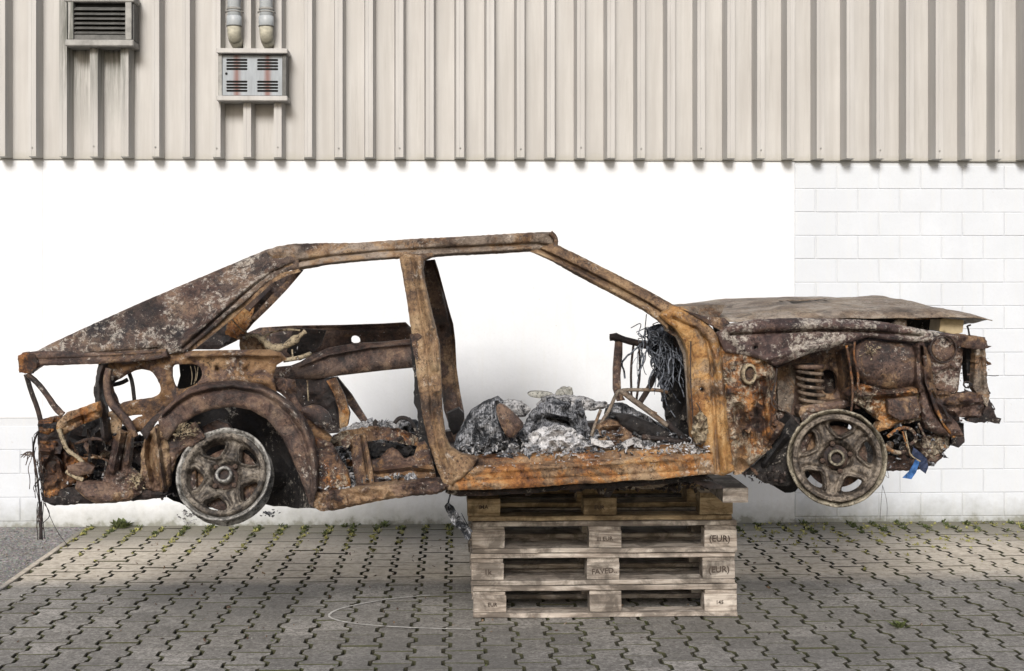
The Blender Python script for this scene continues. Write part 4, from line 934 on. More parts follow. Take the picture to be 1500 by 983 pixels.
# --- wheels
def wheel(name_lbl, c, r, rot, mats, dp=1.0):
    w = bpy.data.objects.new('wheel', None); C.objects.link(w); w.parent = car; w.location = c; w.rotation_euler = rot; w['label'] = name_lbl
    w.empty_display_size = .1
    ro = r
    prof = [(ro, .0), (ro, .008), (ro-.012, .014), (ro-.016, .03), (ro-.022, .06), (ro-.026, .12), (ro-.014, .15), (ro, .158), (ro, .166), (ro-.004, .167), (ro-.02, .152), (ro-.031, .12), (ro-.027, .06), (ro-.024, .034), (ro-.018, .018), (ro-.012, .006), (ro-.006, -.002)]
    prof = [(a_, b_*dp if b_ > .03 else b_) for a_, b_ in prof]
    vs, fs = lathe(prof, 72)
    vs = [Vector(v)+Vector((noise.noise(Vector(v)*22), noise.noise(Vector(v)*22+Vector((9,0,0))), noise.noise(Vector(v)*22+Vector((0,9,0)))))*.004 for v in vs]
    me = mesh('rim', vs, fs, True); fix(me); me.polygons.foreach_set('use_smooth', [True]*len(me.polygons)); link('rim', me, mats[0], w)
    # face with five windows
    Rf = ro-.020; holes = []
    out = [(Rf*math.cos(a), Rf*math.sin(a)) for a in np.linspace(0, 2*math.pi, 60, endpoint=False)]
    hc = []
    for k in range(5):
        A = math.pi/2+k*2*math.pi/5; hc.append(A)
        pts = []
        for rr, da in ((.50, 0), (.60, -.20), (.72, -.33), (.79, -.33), (.825, -.18), (.835, 0), (.825, .18), (.79, .33), (.72, .33), (.60, .20)):
            pts.append((Rf*rr*math.cos(A+da), Rf*rr*math.sin(A+da)))
        holes.append(chaikin(pts, 1))
    V, F = tri2d(out, [resample(h, .012) for h in holes], .0062)
    rr = np.linalg.norm(V, axis=1)/Rf; dh = np.full(len(V), 9.)
    for h in holes: dh = np.minimum(dh, pdist(V, h, True))
    y = .046-.040*np.clip((rr-.855)/.025, 0, 1)
    y = y-.020*np.clip(dh/.006, 0, 1)*(rr > .30)*(rr < .99)-.016*np.exp(-((dh-.011)/.0032)**2)*(rr < .80)*(rr > .3)+.010*np.exp(-((dh-.022)/.006)**2)*(rr < .82)*(rr > .3)
    y += .020*np.clip((.42-rr)/.10, 0, 1)
    y += .008*np.exp(-((rr-.93)/.012)**2)
    # bolt holes
    for k in range(4):
        A = math.pi/4*0+math.pi/2+k*math.pi/2+.4; bc = np.array([math.cos(A), math.sin(A)])*Rf*.32; y += .016*np.exp(-(np.linalg.norm(V-bc, axis=1)/.013)**2)
    fr, bk = [], []
    for (a, b), q in zip(V, y):
        q += noise.noise(Vector((a*40, b*40, 2)))*.0025; fr.append(Vector((a, q, b))); bk.append(Vector((a, q+.010, b)))
    vs, fs, nf = shell(np.array([(a, -b) for a, b in V]), F, fr, bk); me = mesh('spoke_face', vs, fs); fix(me)
    me.polygons.foreach_set('use_smooth', [i < nf for i in range(len(me.polygons))]); link('spoke_face', me, mats[1], w)
    vs, fs = lathe([(.034, .006), (.034, .05), (.023, .05), (.023, .004), (.028, .0)], 32); me = mesh('hub_ring', vs, fs, True); fix(me); link('hub_ring', me, mats[0], w)
    vs, fs = lathe([(.0225, .03), (.0, .022)], 24, closed=False); link('hub_cap_hole', mesh('hub_cap_hole', vs, fs), 'dark', w)
    for k in range(4):
        A = math.pi/2+k*math.pi/2+.4; vs, fs = lathe([(.011, .0), (.011, -.010), (.006, -.012), (0, -.012)], 6, closed=False)
        o = link('wheel_bolt', mesh('wheel_bolt', vs, fs), 'dark', w, (math.cos(A)*Rf*.32, .046, math.sin(A)*Rf*.32))
    vs, fs = lathe([(.128, .085), (.128, .10), (.05, .10), (.05, .085)], 40); me = mesh('brake_disc', vs, fs, True); fix(me); link('brake_disc', me, 'purple', w)
    vs, fs = lathe([(.05, .05), (.055, .16), (.0, .17), (0, .05)], 20); me = mesh('hub', vs, fs, True); fix(me); link('hub', me, 'dark', w)
    tubes('brake_caliper', [([(-.14, .07, -.03), (-.145, .07, .03), (-.12, .07, .09)], [.02, .024, .02])], 'purple', w, 8, 2)
    return w
wc = P(1226, 671, N-.03); wheel('pale burnt front alloy wheel, turned slightly to the rear', wc, .1995, (R(-4), R(8), R(-13)), ('alloy_rim', 'alloy'))
wc = P(327, 694, N-.02); wheel('sooty burnt rear alloy wheel leaning with its face upwards', wc, .192, (R(-26), R(-22), R(8)), ('alloy_rimdark', 'alloy_dark'), .55)
# melted drips below rear wheel
chips('melted_drips', 46, lambda: P(random.gauss(276, 7), random.uniform(748, 768), N+random.uniform(0, .03)), 'ash', car, (.003, .010))
chips('melted_drips', 22, lambda: P(random.gauss(393, 7), random.gauss(752, 2), N+random.uniform(0, .03)), 'ash_dark', car, (.004, .011))
chips('underbody_scale', 170, lambda: P(random.uniform(670, 1035), random.gauss(712, 4), 5.5+random.uniform(0, .3)), 'dark', car, (.006, .03))
tubes('underbody_pipe', [(pl([(668,716,5.6),(760,712,5.62),(860,708,5.6),(960,703,5.62),(1030,700,5.6)], 0), .014)], 'dark', car, 8, 2, jitter=.2)
sheet('underbody_bracket', [(925,704),(960,703),(984,706),(968,714),(940,716),(926,713)], 'grey', car, 5.45, th=.02, step=4, crumple=.012, rag=.6)
sheet('underbody_bracket', [(1012,702),(1046,706),(1064,716),(1040,716),(1018,708)], 'dark', car, 5.42, th=.03, step=4, crumple=.012, rag=.6)
tubes('rear_axle_arm', [([P(330, 690, 5.45), P(400, 700, 5.6), P(450, 715, 5.9)], .035)], 'black', car, 8, 1)
# --- bonnet
vs, fs = [], []
nx, ny = 70, 22
for i in range(nx+1):
    t = i/nx
    # near edge line in the photo
    px = 1004+t*450; pyn = np.interp(px, [1004,1050,1100,1180,1250,1330,1400,1430,1454], [462,466,467,463,461,461,460,460,465])
    for j in range(ny+1):
        s = j/ny; y = 5.42+s*1.45
        xx = P(px, pyn, 5.42).x+ (.045*math.sin(math.pi*s) if t > .9 else 0)*t
        z = P(px, pyn, 5.42).z
        crown = .058*math.sin(math.pi*min(1, s*1.0))**.7*(1-.75*max(0, (t-.80)/.2)**1.6)*min(1, .25+t*3)
        z += crown-(.10*max(0, t-.86)/.14*math.sin(math.pi*s)**1.0*0)
        z += noise.fractal(Vector((xx*3.5, y*3.5, 4)), .9, 2, 4)*.007
        z += noise.noise(Vector((xx*11, y*11, 2)))*.003-.007*max(0, 1-abs(s-.22-.05*math.sin(t*5))/.05)+.006*max(0, 1-abs(s-.55)/.06)
        if s < .06: z -= .012*(1-s/.06)
        z -= .085*max(0, (t-.84)/.16)**1.4*min(1, s*2.5)
        vs.append((xx, y, z))
for i in range(nx):
    for j in range(ny):
        a = i*(ny+1)+j
        t = (i+.5)/nx; s = (j+.5)/ny
        if ((t-.50)/.10)**2+((s-.34-.25*(t-.5))/.07)**2 < 1+1.2*noise.noise(Vector((i*.6, j*.6, 0))): continue
        if t < .1 and s > .75: continue
        fs.append((a, a+ny+1, a+ny+2, a+1))
link('bonnet', solid(mesh('bonnet', vs, fs), .004), 'bonnet', car)
sheet('bonnet_underframe', [(1060,468),(1150,466),(1190,459),(1260,459),(1360,461),(1390,464),(1360,468),(1250,466),(1180,472),(1100,474)], 'ashy2', car, 5.50, th=.3, step=6, rag=1, crumple=.008)
sheet('cowl_panel', [(990,449),(1030,447),(1062,446),(1058,458),(1050,468),(1030,466),(1006,456)], 'grey', car, N+.12, th=.3, step=4, crumple=.006, rag=.5)
sheet('cowl_gusset', [(1000,453),(1030,463),(1062,466),(1072,476),(1090,490),(1060,486),(1040,476)], 'brown', car, N+.02, th=.03, step=4, lip=.01)
# --- front apron
sheet('wing_rail', [(1050,488),(1070,474),(1110,468),(1170,466),(1230,467),(1290,471),(1350,482),(1400,490),(1443,494),(1447,506),(1410,508),(1380,502),(1340,501),(1300,498),(1272,494),(1250,500),(1215,510),(1180,520),(1150,532),(1135,536),(1118,528),(1090,520),(1062,516)], 'ashy', car, N, th=.03, step=4, lip=.03, lipw=6,
      grooves=[([(1070,490),(1130,488),(1200,484),(1280,486),(1350,492)], 1.6, .025), ([(1066,482),(1130,478),(1220,476),(1300,480)], 5, -.02), ([(1120,527),(1160,515),(1230,498)], 3, -.014)], holes=[[(1103,507),(1110,506),(1111,511),(1105,513)]], crumple=.008, cs=6, rag=.5)
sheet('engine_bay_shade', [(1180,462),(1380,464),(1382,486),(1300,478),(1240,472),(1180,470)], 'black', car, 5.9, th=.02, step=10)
sheet('cowl_side', [(1056,500),(1080,512),(1118,528),(1134,538),(1138,560),(1134,590),(1138,615),(1150,622),(1140,640),(1120,665),(1100,682),(1086,694),(1076,696),(1070,650),(1064,600),(1060,550)], 'ashy2', car, N+.02, th=.03, step=4, lip=.02, grooves=[([(1082,600),(1090,640),(1086,680)], 7, .05), ([(1118,560),(1108,600),(1112,650)], 6, .03), ([(1130,545),(1124,590),(1128,640)], 4, -.03)], crumple=.014, cs=9, rag=.6)
vs, fs = lathe([(.040, 0), (.040, .02), (.030, .02), (.028, -.006), (.034, -.01)], 28); me = mesh('flange_ring', vs, fs, True); fix(me)
o = link('flange_ring', me, 'crust', car, P(1098, 548, N-.01)); o.rotation_euler = (0, 0, R(12)); o.scale = (.8, 1, 1.1)
sheet('flange_plate', [(1090,538),(1104,536),(1108,548),(1104,562),(1094,564),(1089,552)], 'brown', car, N+.005, th=.01, step=3, inflate=.008)
sheet('inner_wing', [(1062,600),(1050,500),(1044,474),(1075,480),(1085,490),(1130,490),(1200,478),(1280,476),(1350,486),(1398,500),(1404,530),(1400,580),(1408,625),(1385,645),(1350,650),(1300,640),(1262,628),(1235,600),(1160,600),(1120,640),(1090,600)], 'dark', car, N+.34, th=.02, step=7, rag=.8, crumple=.02)
# strut tower
sheet('strut_tower', [(1135,538),(1160,528),(1200,515),(1240,502),(1252,505),(1250,540),(1256,570),(1252,596),(1244,612),(1200,612),(1170,608),(1160,622),(1140,618),(1134,590)], 'purple', car, N+.22, th=.03, step=4.5, lip=.02, holes=[[(1202,546),(1210,541),(1220,542),(1226,552),(1228,576),(1204,578)]], crumple=.01, grooves=[([(1232,520),(1236,570),(1240,605)], 4, -.04)])
sheet('tower_panel_grey', [(1138,540),(1160,532),(1166,545),(1162,590),(1158,606),(1140,600)], 'grey', car, N+.19, th=.02, step=4, crumple=.008)
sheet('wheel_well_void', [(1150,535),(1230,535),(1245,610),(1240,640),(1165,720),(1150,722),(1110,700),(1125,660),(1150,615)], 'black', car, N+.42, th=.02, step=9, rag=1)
sheet('wheel_well_liner', [(1088,694),(1104,682),(1126,660),(1144,630),(1158,610),(1172,612),(1170,640),(1160,680),(1168,706),(1150,712),(1120,708),(1112,698)], 'black', car, N+.10, th=.1, step=5, rag=1, crumple=.012, grooves=[([(1120,680),(1150,640)], 4, -.04)])
chips('torn_edge', 60, lambda: P(random.uniform(1088, 1150), random.gauss(698, 5), N+random.uniform(0, .15)), 'dark', car, (.005, .016))
sp = []
cxs, cy0, cy1 = 1188, 538, 596
c0 = P(cxs-3, cy0, N+.12); c1 = P(cxs+3, cy1, N+.12); ax = (c1-c0)
hp = []
for k in range(0, 151):
    t = k/150; a = t*2*math.pi*5.6; hp.append(c0+ax*t+Vector((math.cos(a)*.050, math.sin(a)*.050, 0)))
tubes('coil_spring', [(hp, .0078)], 'spring', car, 8, 0)
tubes('damper', [([c0-ax*.1, c1+ax*.5], .022)], 'black', car, 10, 0)
tubes('spring_seat', [([c1+Vector((0,0,.004)), c1-Vector((0,0,.014))], .075)], 'purple', car, 20, 0)
tubes('spring_seat', [([c0+Vector((0,0,.012)), c0-Vector((0,0,.004))], .062)], 'purple', car, 20, 0)
sheet('spring_saddle', [(1172,596),(1200,590),(1244,586),(1246,594),(1230,600),(1212,602),(1200,620),(1176,620),(1170,606)], 'purple', car, N+.06, th=.08, step=4, lip=.02)
tubes('brake_line', [(pl([(1132,585),(1142,598),(1160,608),(1172,622)], N), .003), (pl([(1138,540),(1136,560),(1128,590),(1138,600)], N-.01), .004)], 'dark', car, 5, 2)
# the big inner dome and front end
sheet('inner_dome', [(1246,512),(1268,496),(1300,498),(1335,502),(1346,515),(1350,540),(1344,565),(1320,572),(1290,572),(1262,562),(1248,540)], 'purple', car, N+.06, th=.03, step=4, smooth=1, inflate=.085, infw=38, crumple=.006)
chips('crust_patch', 110, lambda: P(random.gauss(1277, 6), random.gauss(513, 5), N-.018+random.uniform(-.002, .006)), 'crust', car, (.002, .006))
sheet('front_chassis_rail', [(1238,575),(1262,562),(1300,572),(1345,566),(1352,580),(1356,602),(1350,616),(1320,622),(1290,632),(1276,642),(1290,618),(1270,600),(1250,590)], 'ashy2', car, N+.02, th=.06, step=4, lip=.02, crumple=.016, cs=9, rag=.8, grooves=[([(1260,580),(1340,574)], 4, -.03), ([(1300,590),(1350,590)], 8, .02)])
sheet('rail_box', [(1300,586),(1342,580),(1350,600),(1345,612),(1318,616),(1302,606)], 'purple', car, N-.015, th=.03, step=4, inflate=.01)
sheet('front_post', [(1342,508),(1352,500),(1362,520),(1366,550),(1374,580),(1388,605),(1404,622),(1412,640),(1396,640),(1372,636),(1356,628),(1348,600),(1344,560)], 'purple', car, N-.02, th=.05, step=4, lip=.025, grooves=[([(1350,510),(1352,560),(1368,605),(1392,636)], 1.8, .03), ([(1358,530),(1366,570),(1390,615)], 3, -.014)], crumple=.012, cs=8, rag=.5)
hc = [(1382+17*math.cos(t), 511+18*math.sin(t)) for t in np.linspace(0, 2*math.pi, 30, endpoint=False)]
sheet('headlamp_bucket', hc, 'brown', car, N-.005, th=.02, step=3, lip=.02, lipw=4, crumple=.004)
tubes('headlamp_ring', [(pl([(1382+19*math.cos(t), 511+20*math.sin(t)) for t in np.linspace(0, 2*math.pi, 34)], N-.022), .0035)], 'dark', car, 6, 0)
sheet('headlamp_plate', [(1360,506),(1378,494),(1400,506),(1410,512),(1410,525),(1406,550),(1404,570),(1398,576),(1384,574),(1370,568),(1364,540)], 'ashy', car, N+.04, th=.02, step=4, lip=.015, crumple=.01, rag=.6, grooves=[([(1370,545),(1392,535),(1404,540)], 3, -.014)])
sheet('lower_lamp_panel', [(1366,575),(1384,572),(1398,578),(1425,574),(1438,578),(1442,590),(1440,606),(1446,612),(1430,614),(1400,610),(1392,606),(1380,600)], 'purple', car, N, th=.05, step=4, lip=.02, crumple=.016, cs=9, rag=.7, grooves=[([(1390,590),(1438,584)], 5, -.03)])
sheet('front_beam_top', [(1384,494),(1410,490),(1440,494),(1446,500),(1443,508),(1453,507),(1440,512),(1415,510),(1396,506)], 'brown', car, N-.02, th=.08, step=3.5, lip=.01, rag=1, crumple=.008)
sheet('bumper_upright', [(1430,510),(1443,508),(1445,530),(1446,560),(1450,580),(1446,596),(1432,580),(1426,568),(1428,540)], 'grey', car, N-.01, th=.05, step=3.5, lip=.015, crumple=.01, rag=.8, grooves=[([(1437,512),(1438,570)], 2, .012)])
sheet('bumper_upright', [(1416,510),(1430,510),(1430,540),(1427,560),(1418,562),(1416,540)], 'dark', car, N+.08, th=.05, step=4)
sheet('bumper_tongue', [(1442,576),(1450,586),(1456,600),(1460,612),(1467,613),(1464,621),(1448,618),(1430,620),(1412,614),(1430,612),(1440,608),(1444,596)], 'dark', car, N, th=.04, step=3, rag=1.2, crumple=.012)
for sp_, r_ in (([(1420,492),(1418,480),(1416,478),(1422,476)], .004), ([(1446,550),(1456,551),(1463,550)], .0015), ([(1424,565),(1418,558),(1410,562),(1416,570),(1424,562)], .004), ([(1440,575),(1452,578),(1446,570)], .003), ([(1452,590),(1459,602),(1452,596)], .002)):
    tubes('bent_wire', [(pl(sp_, N), r_)], 'dark', car, 5, 1)
cream = sheet('washer_bottle', [(1378,468),(1382,466),(1412,469),(1410,487),(1400,490),(1376,485)], 'cream', car, N+.2, th=.12, step=3.5, lip=.006, crumple=.003)
sheet('strut_brace', [(1304,476),(1322,462),(1328,466),(1328,482)], 'grey', car, N+.15, th=.02, step=4)
# lower front mass
sheet('engine_cradle', [(1290,618),(1330,616),(1356,622),(1372,634),(1398,642),(1390,655),(1375,668),(1362,680),(1345,688),(1318,690),(1298,690),(1290,664)], 'black', car, N+.14, th=.3, step=5, rag=1.2, crumple=.03, cs=8)
sheet('oil_pan', [(1292,672),(1325,670),(1350,676),(1366,668),(1378,660),(1382,668),(1370,680),(1345,688),(1300,690),(1292,686)], 'purple', car, N+.08, th=.2, step=4, lip=.02, crumple=.01, rag=.6)
sheet('gearbox_casting', [(1350,640),(1372,636),(1392,640),(1390,656),(1376,664),(1358,672),(1348,660)], 'ashy2', car, N+.05, th=.1, step=4, inflate=.02, crumple=.016, cs=10, rag=1)
sheet('radiator_foot', [(1394,628),(1412,620),(1413,648),(1404,656),(1394,650)], 'dark', car, N+.10, th=.08, step=4, rag=.8)
tubes('engine_hoses', [(pl([(1300,640),(1318,626),(1336,628),(1344,644),(1332,652)], N+.02), .008), (pl([(1296,652),(1306,662),(1322,664),(1330,656)], N+.02), .010), (pl([(1322,632),(1328,652),(1334,668)], N), .004), (pl([(1345,620),(1352,634),(1358,645)], N-.01), .005)], 'ashy2', car, 7, 2)
chips('engine_rubble', 130, lambda: P(random.uniform(1294, 1385), random.uniform(622, 682), N+random.uniform(.0, .14)), 'ash_dark', car, (.004, .018))
chips('front_flakes', 120, lambda: P(random.uniform(1350, 1450), random.uniform(500, 620), N+random.uniform(-.02, .03)), 'purple', car, (.003, .010))
tubes('hanging_wires', [(pl([(1293,710),(1291,730),(1289,762)], N), .0009), (pl([(1293,712),(1300,735),(1299,762)], N), .0009), (pl([(1296,695),(1303,702),(1300,690)], N), .001)], 'dark', car, 4, 2, kind='stuff')
def scrap(n, x0, x1, y0, y1, ya, yb, mats, sz=(5, 13)):
    for _ in range(n):
        cx_, cy_ = random.uniform(x0, x1), random.uniform(y0, y1); r_ = random.uniform(*sz); a0 = random.uniform(0, 6.28); asp = random.uniform(.25, .8); m_ = random.randint(4, 6)
        ol = []
        for k in range(m_):
            an = 2*math.pi*k/m_; rr_ = r_*random.uniform(.7, 1.15); u_, v_ = math.cos(an)*rr_, math.sin(an)*rr_*asp
            ol.append((cx_+u_*math.cos(a0)-v_*math.sin(a0), cy_+u_*math.sin(a0)+v_*math.cos(a0)))
        tl = random.uniform(-.006, .006); tz = random.uniform(-.006, .006)
        sheet('scrap_plate', ol, random.choice(mats), car, random.uniform(ya, yb), th=.008, step=3.2, crumple=.01, cs=9, rag=.8, Yf=lambda px, py, c=cx_, d=cy_, t=tl, u=tz: (px-c)*t+(py-d)*u)
scrap(16, 92, 170, 640, 712, N+.03, N+.25, ['tail', 'purple', 'dark', 'ashy2', 'side'])
scrap(8, 180, 250, 625, 715, N+.03, N+.2, ['dark', 'purple', 'side'], (4, 9))
scrap(16, 1298, 1392, 622, 678, N+.0, N+.12, ['dark', 'ashy2', 'purple', 'black', 'grey'], (4, 10))
scrap(9, 1400, 1448, 505, 600, N+.04, N+.10, ['dark', 'purple', 'tail'], (3, 7))
scrap(10, 1095, 1150, 560, 690, N+.0, N+.03, ['ashy2', 'purple', 'side'], (4, 9))
scrap(14, 470, 640, 640, 706, N+.05, N+.3, ['dark', 'ashy2', 'tail', 'side'], (5, 12))
scrap(8, 1236, 1262, 510, 610, N+.02, N+.10, ['ashy2', 'side', 'purple'], (4, 9))
for a_ in ([(1240,506),(1246,540),(1250,575),(1246,610)], [(1252,500),(1250,520),(1258,548),(1256,575)], [(1346,502),(1345,535),(1348,575)], [(1354,520),(1360,570),(1378,615),(1398,640)]):
    tubes('bracket_rod', [(pl(a_, N-.01), random.uniform(.004, .008))], random.choice(['ashy2', 'purple', 'tail']), car, 6, 2, jitter=.2)
for a_ in ([(96,640),(112,660),(118,690)], [(128,628),(134,655),(128,690),(134,708)], [(150,640),(158,665),(152,700)], [(110,650),(140,640),(165,652)], [(120,672),(148,668),(170,684)]):
    tubes('bracket_rod', [(pl(a_, N+.08), random.uniform(.004, .009))], random.choice(['dark', 'purple', 'ashy2']), car, 6, 2, jitter=.25)
# --- blue strap
st = thing('strap', 'blue webbing strap end hanging from the front underside of the car', 'strap', P(1340, 650, N-.04))
def sheet_local(*a, **k):
    o = sheet(*a, **k); par = o.parent; o.location = -Vector(par.location); return o
sheet_local('strap_tail', [(1341,672),(1347,677),(1342,692),(1335,702),(1322,700),(1332,690),(1338,680)], 'blue', st, N-.05, th=.003, step=3, crumple=.01, cs=10)
sheet_local('strap_fold', [(1338,655),(1350,664),(1358,672),(1360,684),(1356,694),(1348,688),(1342,674),(1336,664)], 'blue_dark', st, N-.03, th=.003, step=3, crumple=.01, cs=10)
o = tubes('strap_cord', [(pl([(1326,632),(1330,652),(1334,668),(1348,676)], N-.06), .003)], 'crust', st, 6, 2); o.location = -Vector(st.location)
# --- dash, wires
sheet('bulkhead', [(955,480),(975,474),(1000,486),(1012,520),(1014,600),(1010,640),(985,648),(975,610),(968,560),(960,520)], 'black', car, N+.45, th=.03, step=6, rag=1.5, crumple=.02)
sheet('bulkhead_tube', [(972,478),(985,478),(1004,500),(1008,530),(1002,520),(985,500)], 'purple', car, N+.3, th=.05, step=4, inflate=.02)
tubes('dash_bar', [(pl([(893,493),(905,494),(918,499),(940,504),(960,508)], N+.5), [.012,.018,.014,.018,.014]), (pl([(896,489),(897,499)], N+.5), .011)], 'dark', car, 8, 1, jitter=.15)
sheet('dash_bracket', [(902,494),(912,495),(912,520),(909,550),(910,575),(916,586),(904,588),(898,570),(898,540),(900,515)], 'purple', car, N+.5, th=.02, step=4, lip=.01)
tubes('dash_rods', [(pl([(928,505),(924,540),(925,580)], N+.5), .0055), (pl([(936,506),(938,545),(932,588)], N+.5), .0055), (pl([(962,545),(950,570),(936,592)], N+.55), .013)], 'dark', car, 6, 1)
wl = []
for k in range(54):
    x0 = random.uniform(940, 1003); y0 = random.uniform(476, 522); L = random.uniform(15, 105); x, y = x0, y0; pts = []; hd = random.gauss(.1, .5)
    yy = N+random.uniform(.15, .42); stp = L/11
    for i in range(12):
        pts.append((x, y, yy+random.gauss(0, .006))); x += math.sin(hd)*stp; y += math.cos(hd)*stp; hd = hd*.8+random.gauss(.02, .28)
        x = min(x, 1008)
    wl.append((pl(pts, 0), random.choice([.0012, .0016, .0028, .0042])))
for k in range(26):
    a = random.uniform(940, 985); b = random.uniform(478, 520); yy = N+random.uniform(.2, .4)
    wl.append((pl([(a+random.gauss(0, 10), b+random.gauss(0, 10), yy) for _ in range(5)], 0), .002))
tubes('wire_bundle', wl, 'wire', car, 4, 2, kind='stuff')
sheet('wire_mass', [(948,486),(962,476),(978,478),(985,505),(988,540),(980,570),(972,590),(966,560),(958,530),(950,510)], 'wire', car, N+.38, th=.03, step=4, rag=2.5, crumple=.03, cs=12)
tubes('pillar_cable', [(pl([(1012,500),(1011,560),(1016,620),(1014,650)], N+.0), .003), (pl([(1020,590),(1026,600),(1030,630)], N-.01), .003)], 'dark', car, 5, 2)
sheet('melted_lump', [(1018,610),(1028,602),(1036,612),(1038,630),(1033,648),(1020,650),(1013,636)], 'crust', car, N-.03, th=.02, step=3, inflate=.02, rag=1.2, crumple=.02, cs=14)
tubes('steering_frame', [(pl([(978,575),(965,571),(935,571),(908,571),(902,578),(893,600),(880,620),(868,645)], N+.30), .0082), (pl([(908,572),(930,588),(955,606),(978,624)], N+.28), [.010,.013,.013,.010]), (pl([(918,574),(940,596),(962,606)], N+.35), .006), (pl([(880,600),(872,620),(864,645)], N+.3), .007)], 'grey', car, 7, 2)
tubes('steering_wheel_rim', [(pl([(905+34*math.cos(t)*1.0+18, 606+12*math.sin(t)-30, N+.34-.10*math.cos(t)) for t in np.linspace(0, 2*math.pi, 30)], 0), .0055)], 'dark', car, 6, 0) if False else None
tubes('pedal_arm', [(pl([(975,618),(990,632),(1010,648)], N+.3), .014), (pl([(940,640),(975,643),(1000,648)], N+.2), .012)], 'dark', car, 6, 1)
# --- debris (own things)
def heap(name, label, cat, pieces, px, py, Y):
    t = thing(name, label, cat, P(px, py, Y)); loc = -Vector(t.location)
    for o in pieces(t): o.location = loc
    return t
def h_left(t):
    return [sheet('charred_foam_slab', [(664,660),(668,640),(680,618),(690,602),(708,590),(730,581),(738,588),(735,600),(748,625),(752,645),(740,660),(715,668),(685,668)], 'ash_dark', t, N+.30, th=.05, step=4, inflate=.11, infw=30, crumple=.014, cs=8, rag=.6, grooves=[([(728,592),(735,620),(744,650)], 3, .05), ([(690,612),(700,640),(690,664)], 4, .03)]),
            sheet('charred_foam_slab', [(735,590),(745,585),(765,588),(778,600),(770,610),(758,612),(745,605)], 'ash', t, N+.42, th=.03, step=4, inflate=.03, crumple=.01, rag=.6),
            sheet('burnt_headrest', [(727,594),(735,590),(748,600),(762,614),(768,622),(760,632),(750,642),(742,640),(732,620),(727,605)], 'purple', t, N+.14, th=.03, step=4, inflate=.03, smooth=1, crumple=.004)]
heap('foam_heap', 'folded charred foam with a rusty oval plate against it, by the centre pillar', 'debris', h_left, 710, 668, N+.3)
def h_mid(t):
    out = [sheet('charred_foam_slab', [(764,632),(778,606),(790,594),(800,582),(850,584),(856,600),(862,625),(874,648),(850,664),(800,668),(766,664),(752,650)], 'ash_dark', t, N+.32, th=.05, step=3.5, inflate=.07, infw=40, crumple=.035, cs=7, rag=1.2, grooves=[([(798,596),(790,620),(770,650)], 4, .05), ([(802,612),(830,618),(838,628)], 4, .06), ([(845,600),(852,630)], 3, .04)]),
           sheet('white_ash_slab', [(768,652),(775,636),(790,628),(815,622),(840,628),(858,645),(872,652),(855,662),(820,660),(800,668),(775,668)], 'ash_white', t, N+.18, th=.03, step=3.5, inflate=.03, infw=26, crumple=.028, cs=11, rag=1.6),
           sheet('sheet_remains', [(786,594),(800,580),(830,579),(860,583),(876,590),(890,590),(890,598),(866,602),(840,598),(812,594)], 'ash', t, N+.35, th=.05, step=3.5, inflate=.03, crumple=.014, cs=12, rag=1),
           sheet('sheet_remains', [(772,577),(780,573),(800,574),(812,577),(811,583),(795,584),(778,582)], 'ash_pale', t, N+.40, th=.05, step=3, inflate=.012, smooth=1, crumple=.008),
           sheet('foam_crumb', [(813,580),(817,571),(828,566),(838,568),(840,576),(836,586),(822,584)], 'ash_pale', t, N+.38, th=.02, step=3, inflate=.025, smooth=0, crumple=.01, cs=20, rag=.8)]
    return out
heap('ash_heap', 'pale grey collapsed ash heap with stacked flakes on top, middle of the door opening', 'debris', h_mid, 815, 668, N+.32)
def h_right(t):
    return [sheet('burnt_casing', [(868,640),(875,622),(890,614),(915,620),(930,634),(938,650),(920,662),(880,662),(866,654)], 'brown', t, N+.30, th=.05, step=4, inflate=.05, infw=20, crumple=.014, rag=.6, grooves=[([(885,632),(905,630)], 4, .03)]),
            sheet('dark_slab', [(890,595),(915,592),(945,608),(975,625),(1000,640),(1005,650),(960,648),(920,622),(888,612)], 'ash_dark', t, N+.36, th=.08, step=4, inflate=.03, crumple=.016, cs=10, rag=.8),
            sheet('dark_slab', [(900,606),(925,608),(960,622),(985,636),(975,650),(945,640),(915,630)], 'black', t, N+.26, th=.05, step=4, inflate=.02, crumple=.01),
            sheet('white_flake', [(865,641),(880,645),(896,646),(900,652),(885,656),(866,650)], 'ash_white', t, N+.12, th=.006, step=3, crumple=.006),
            sheet('bent_strip', [(902,656),(915,646),(930,640),(940,645),(941,656),(934,655),(930,650),(915,656)], 'ash', t, N+.14, th=.008, step=3, crumple=.006)]
heap('dashboard_wreckage', 'brown burnt casing and dark slabs piled below the steering frame', 'wreckage', h_right, 900, 665, N+.3)
def rub(pxa, pxb, top, bot, n, mat, sz, y0=.1, y1=.5):
    def f():
        x = random.uniform(pxa, pxb); tt = top(x); y = tt+(bot-tt)*random.random()**1.0; k = (y-tt)/max(1, bot-tt); return P(x, y, N+y1-(y1-y0)*k+random.uniform(-.02, .04))
    return f
f1 = rub(668, 1010, lambda x: 640, 668, 0, '', 0, .06, .3)
stuff(tag(chips('ash_rubble', 300, f1, 'ash', None, (.003, .016)), 'grey ash and flakes strewn along the floor behind the front sill', 'ash'))
stuff(tag(chips('charred_rubble', 260, rub(670, 1010, lambda x: 630, 668, 0, '', 0, .08, .3), 'ash_dark', None, (.006, .024)), 'dark charred crumbs among the ash behind the front sill', 'rubble'))
f2 = lambda: P(min(1040, 1040-abs(random.gauss(0, 38))), random.gauss(657, 5), N+.04+random.uniform(-.03, .05))
stuff(tag(chips('white_crumbs', 260, f2, 'ash_white', None, (.003, .011)), 'white crumbs heaped on the sill top by the front door pillar', 'ash'))
f3 = lambda: P(random.uniform(670, 1030), 0, N).lerp(P(random.uniform(670, 1030), 0, N), 0)
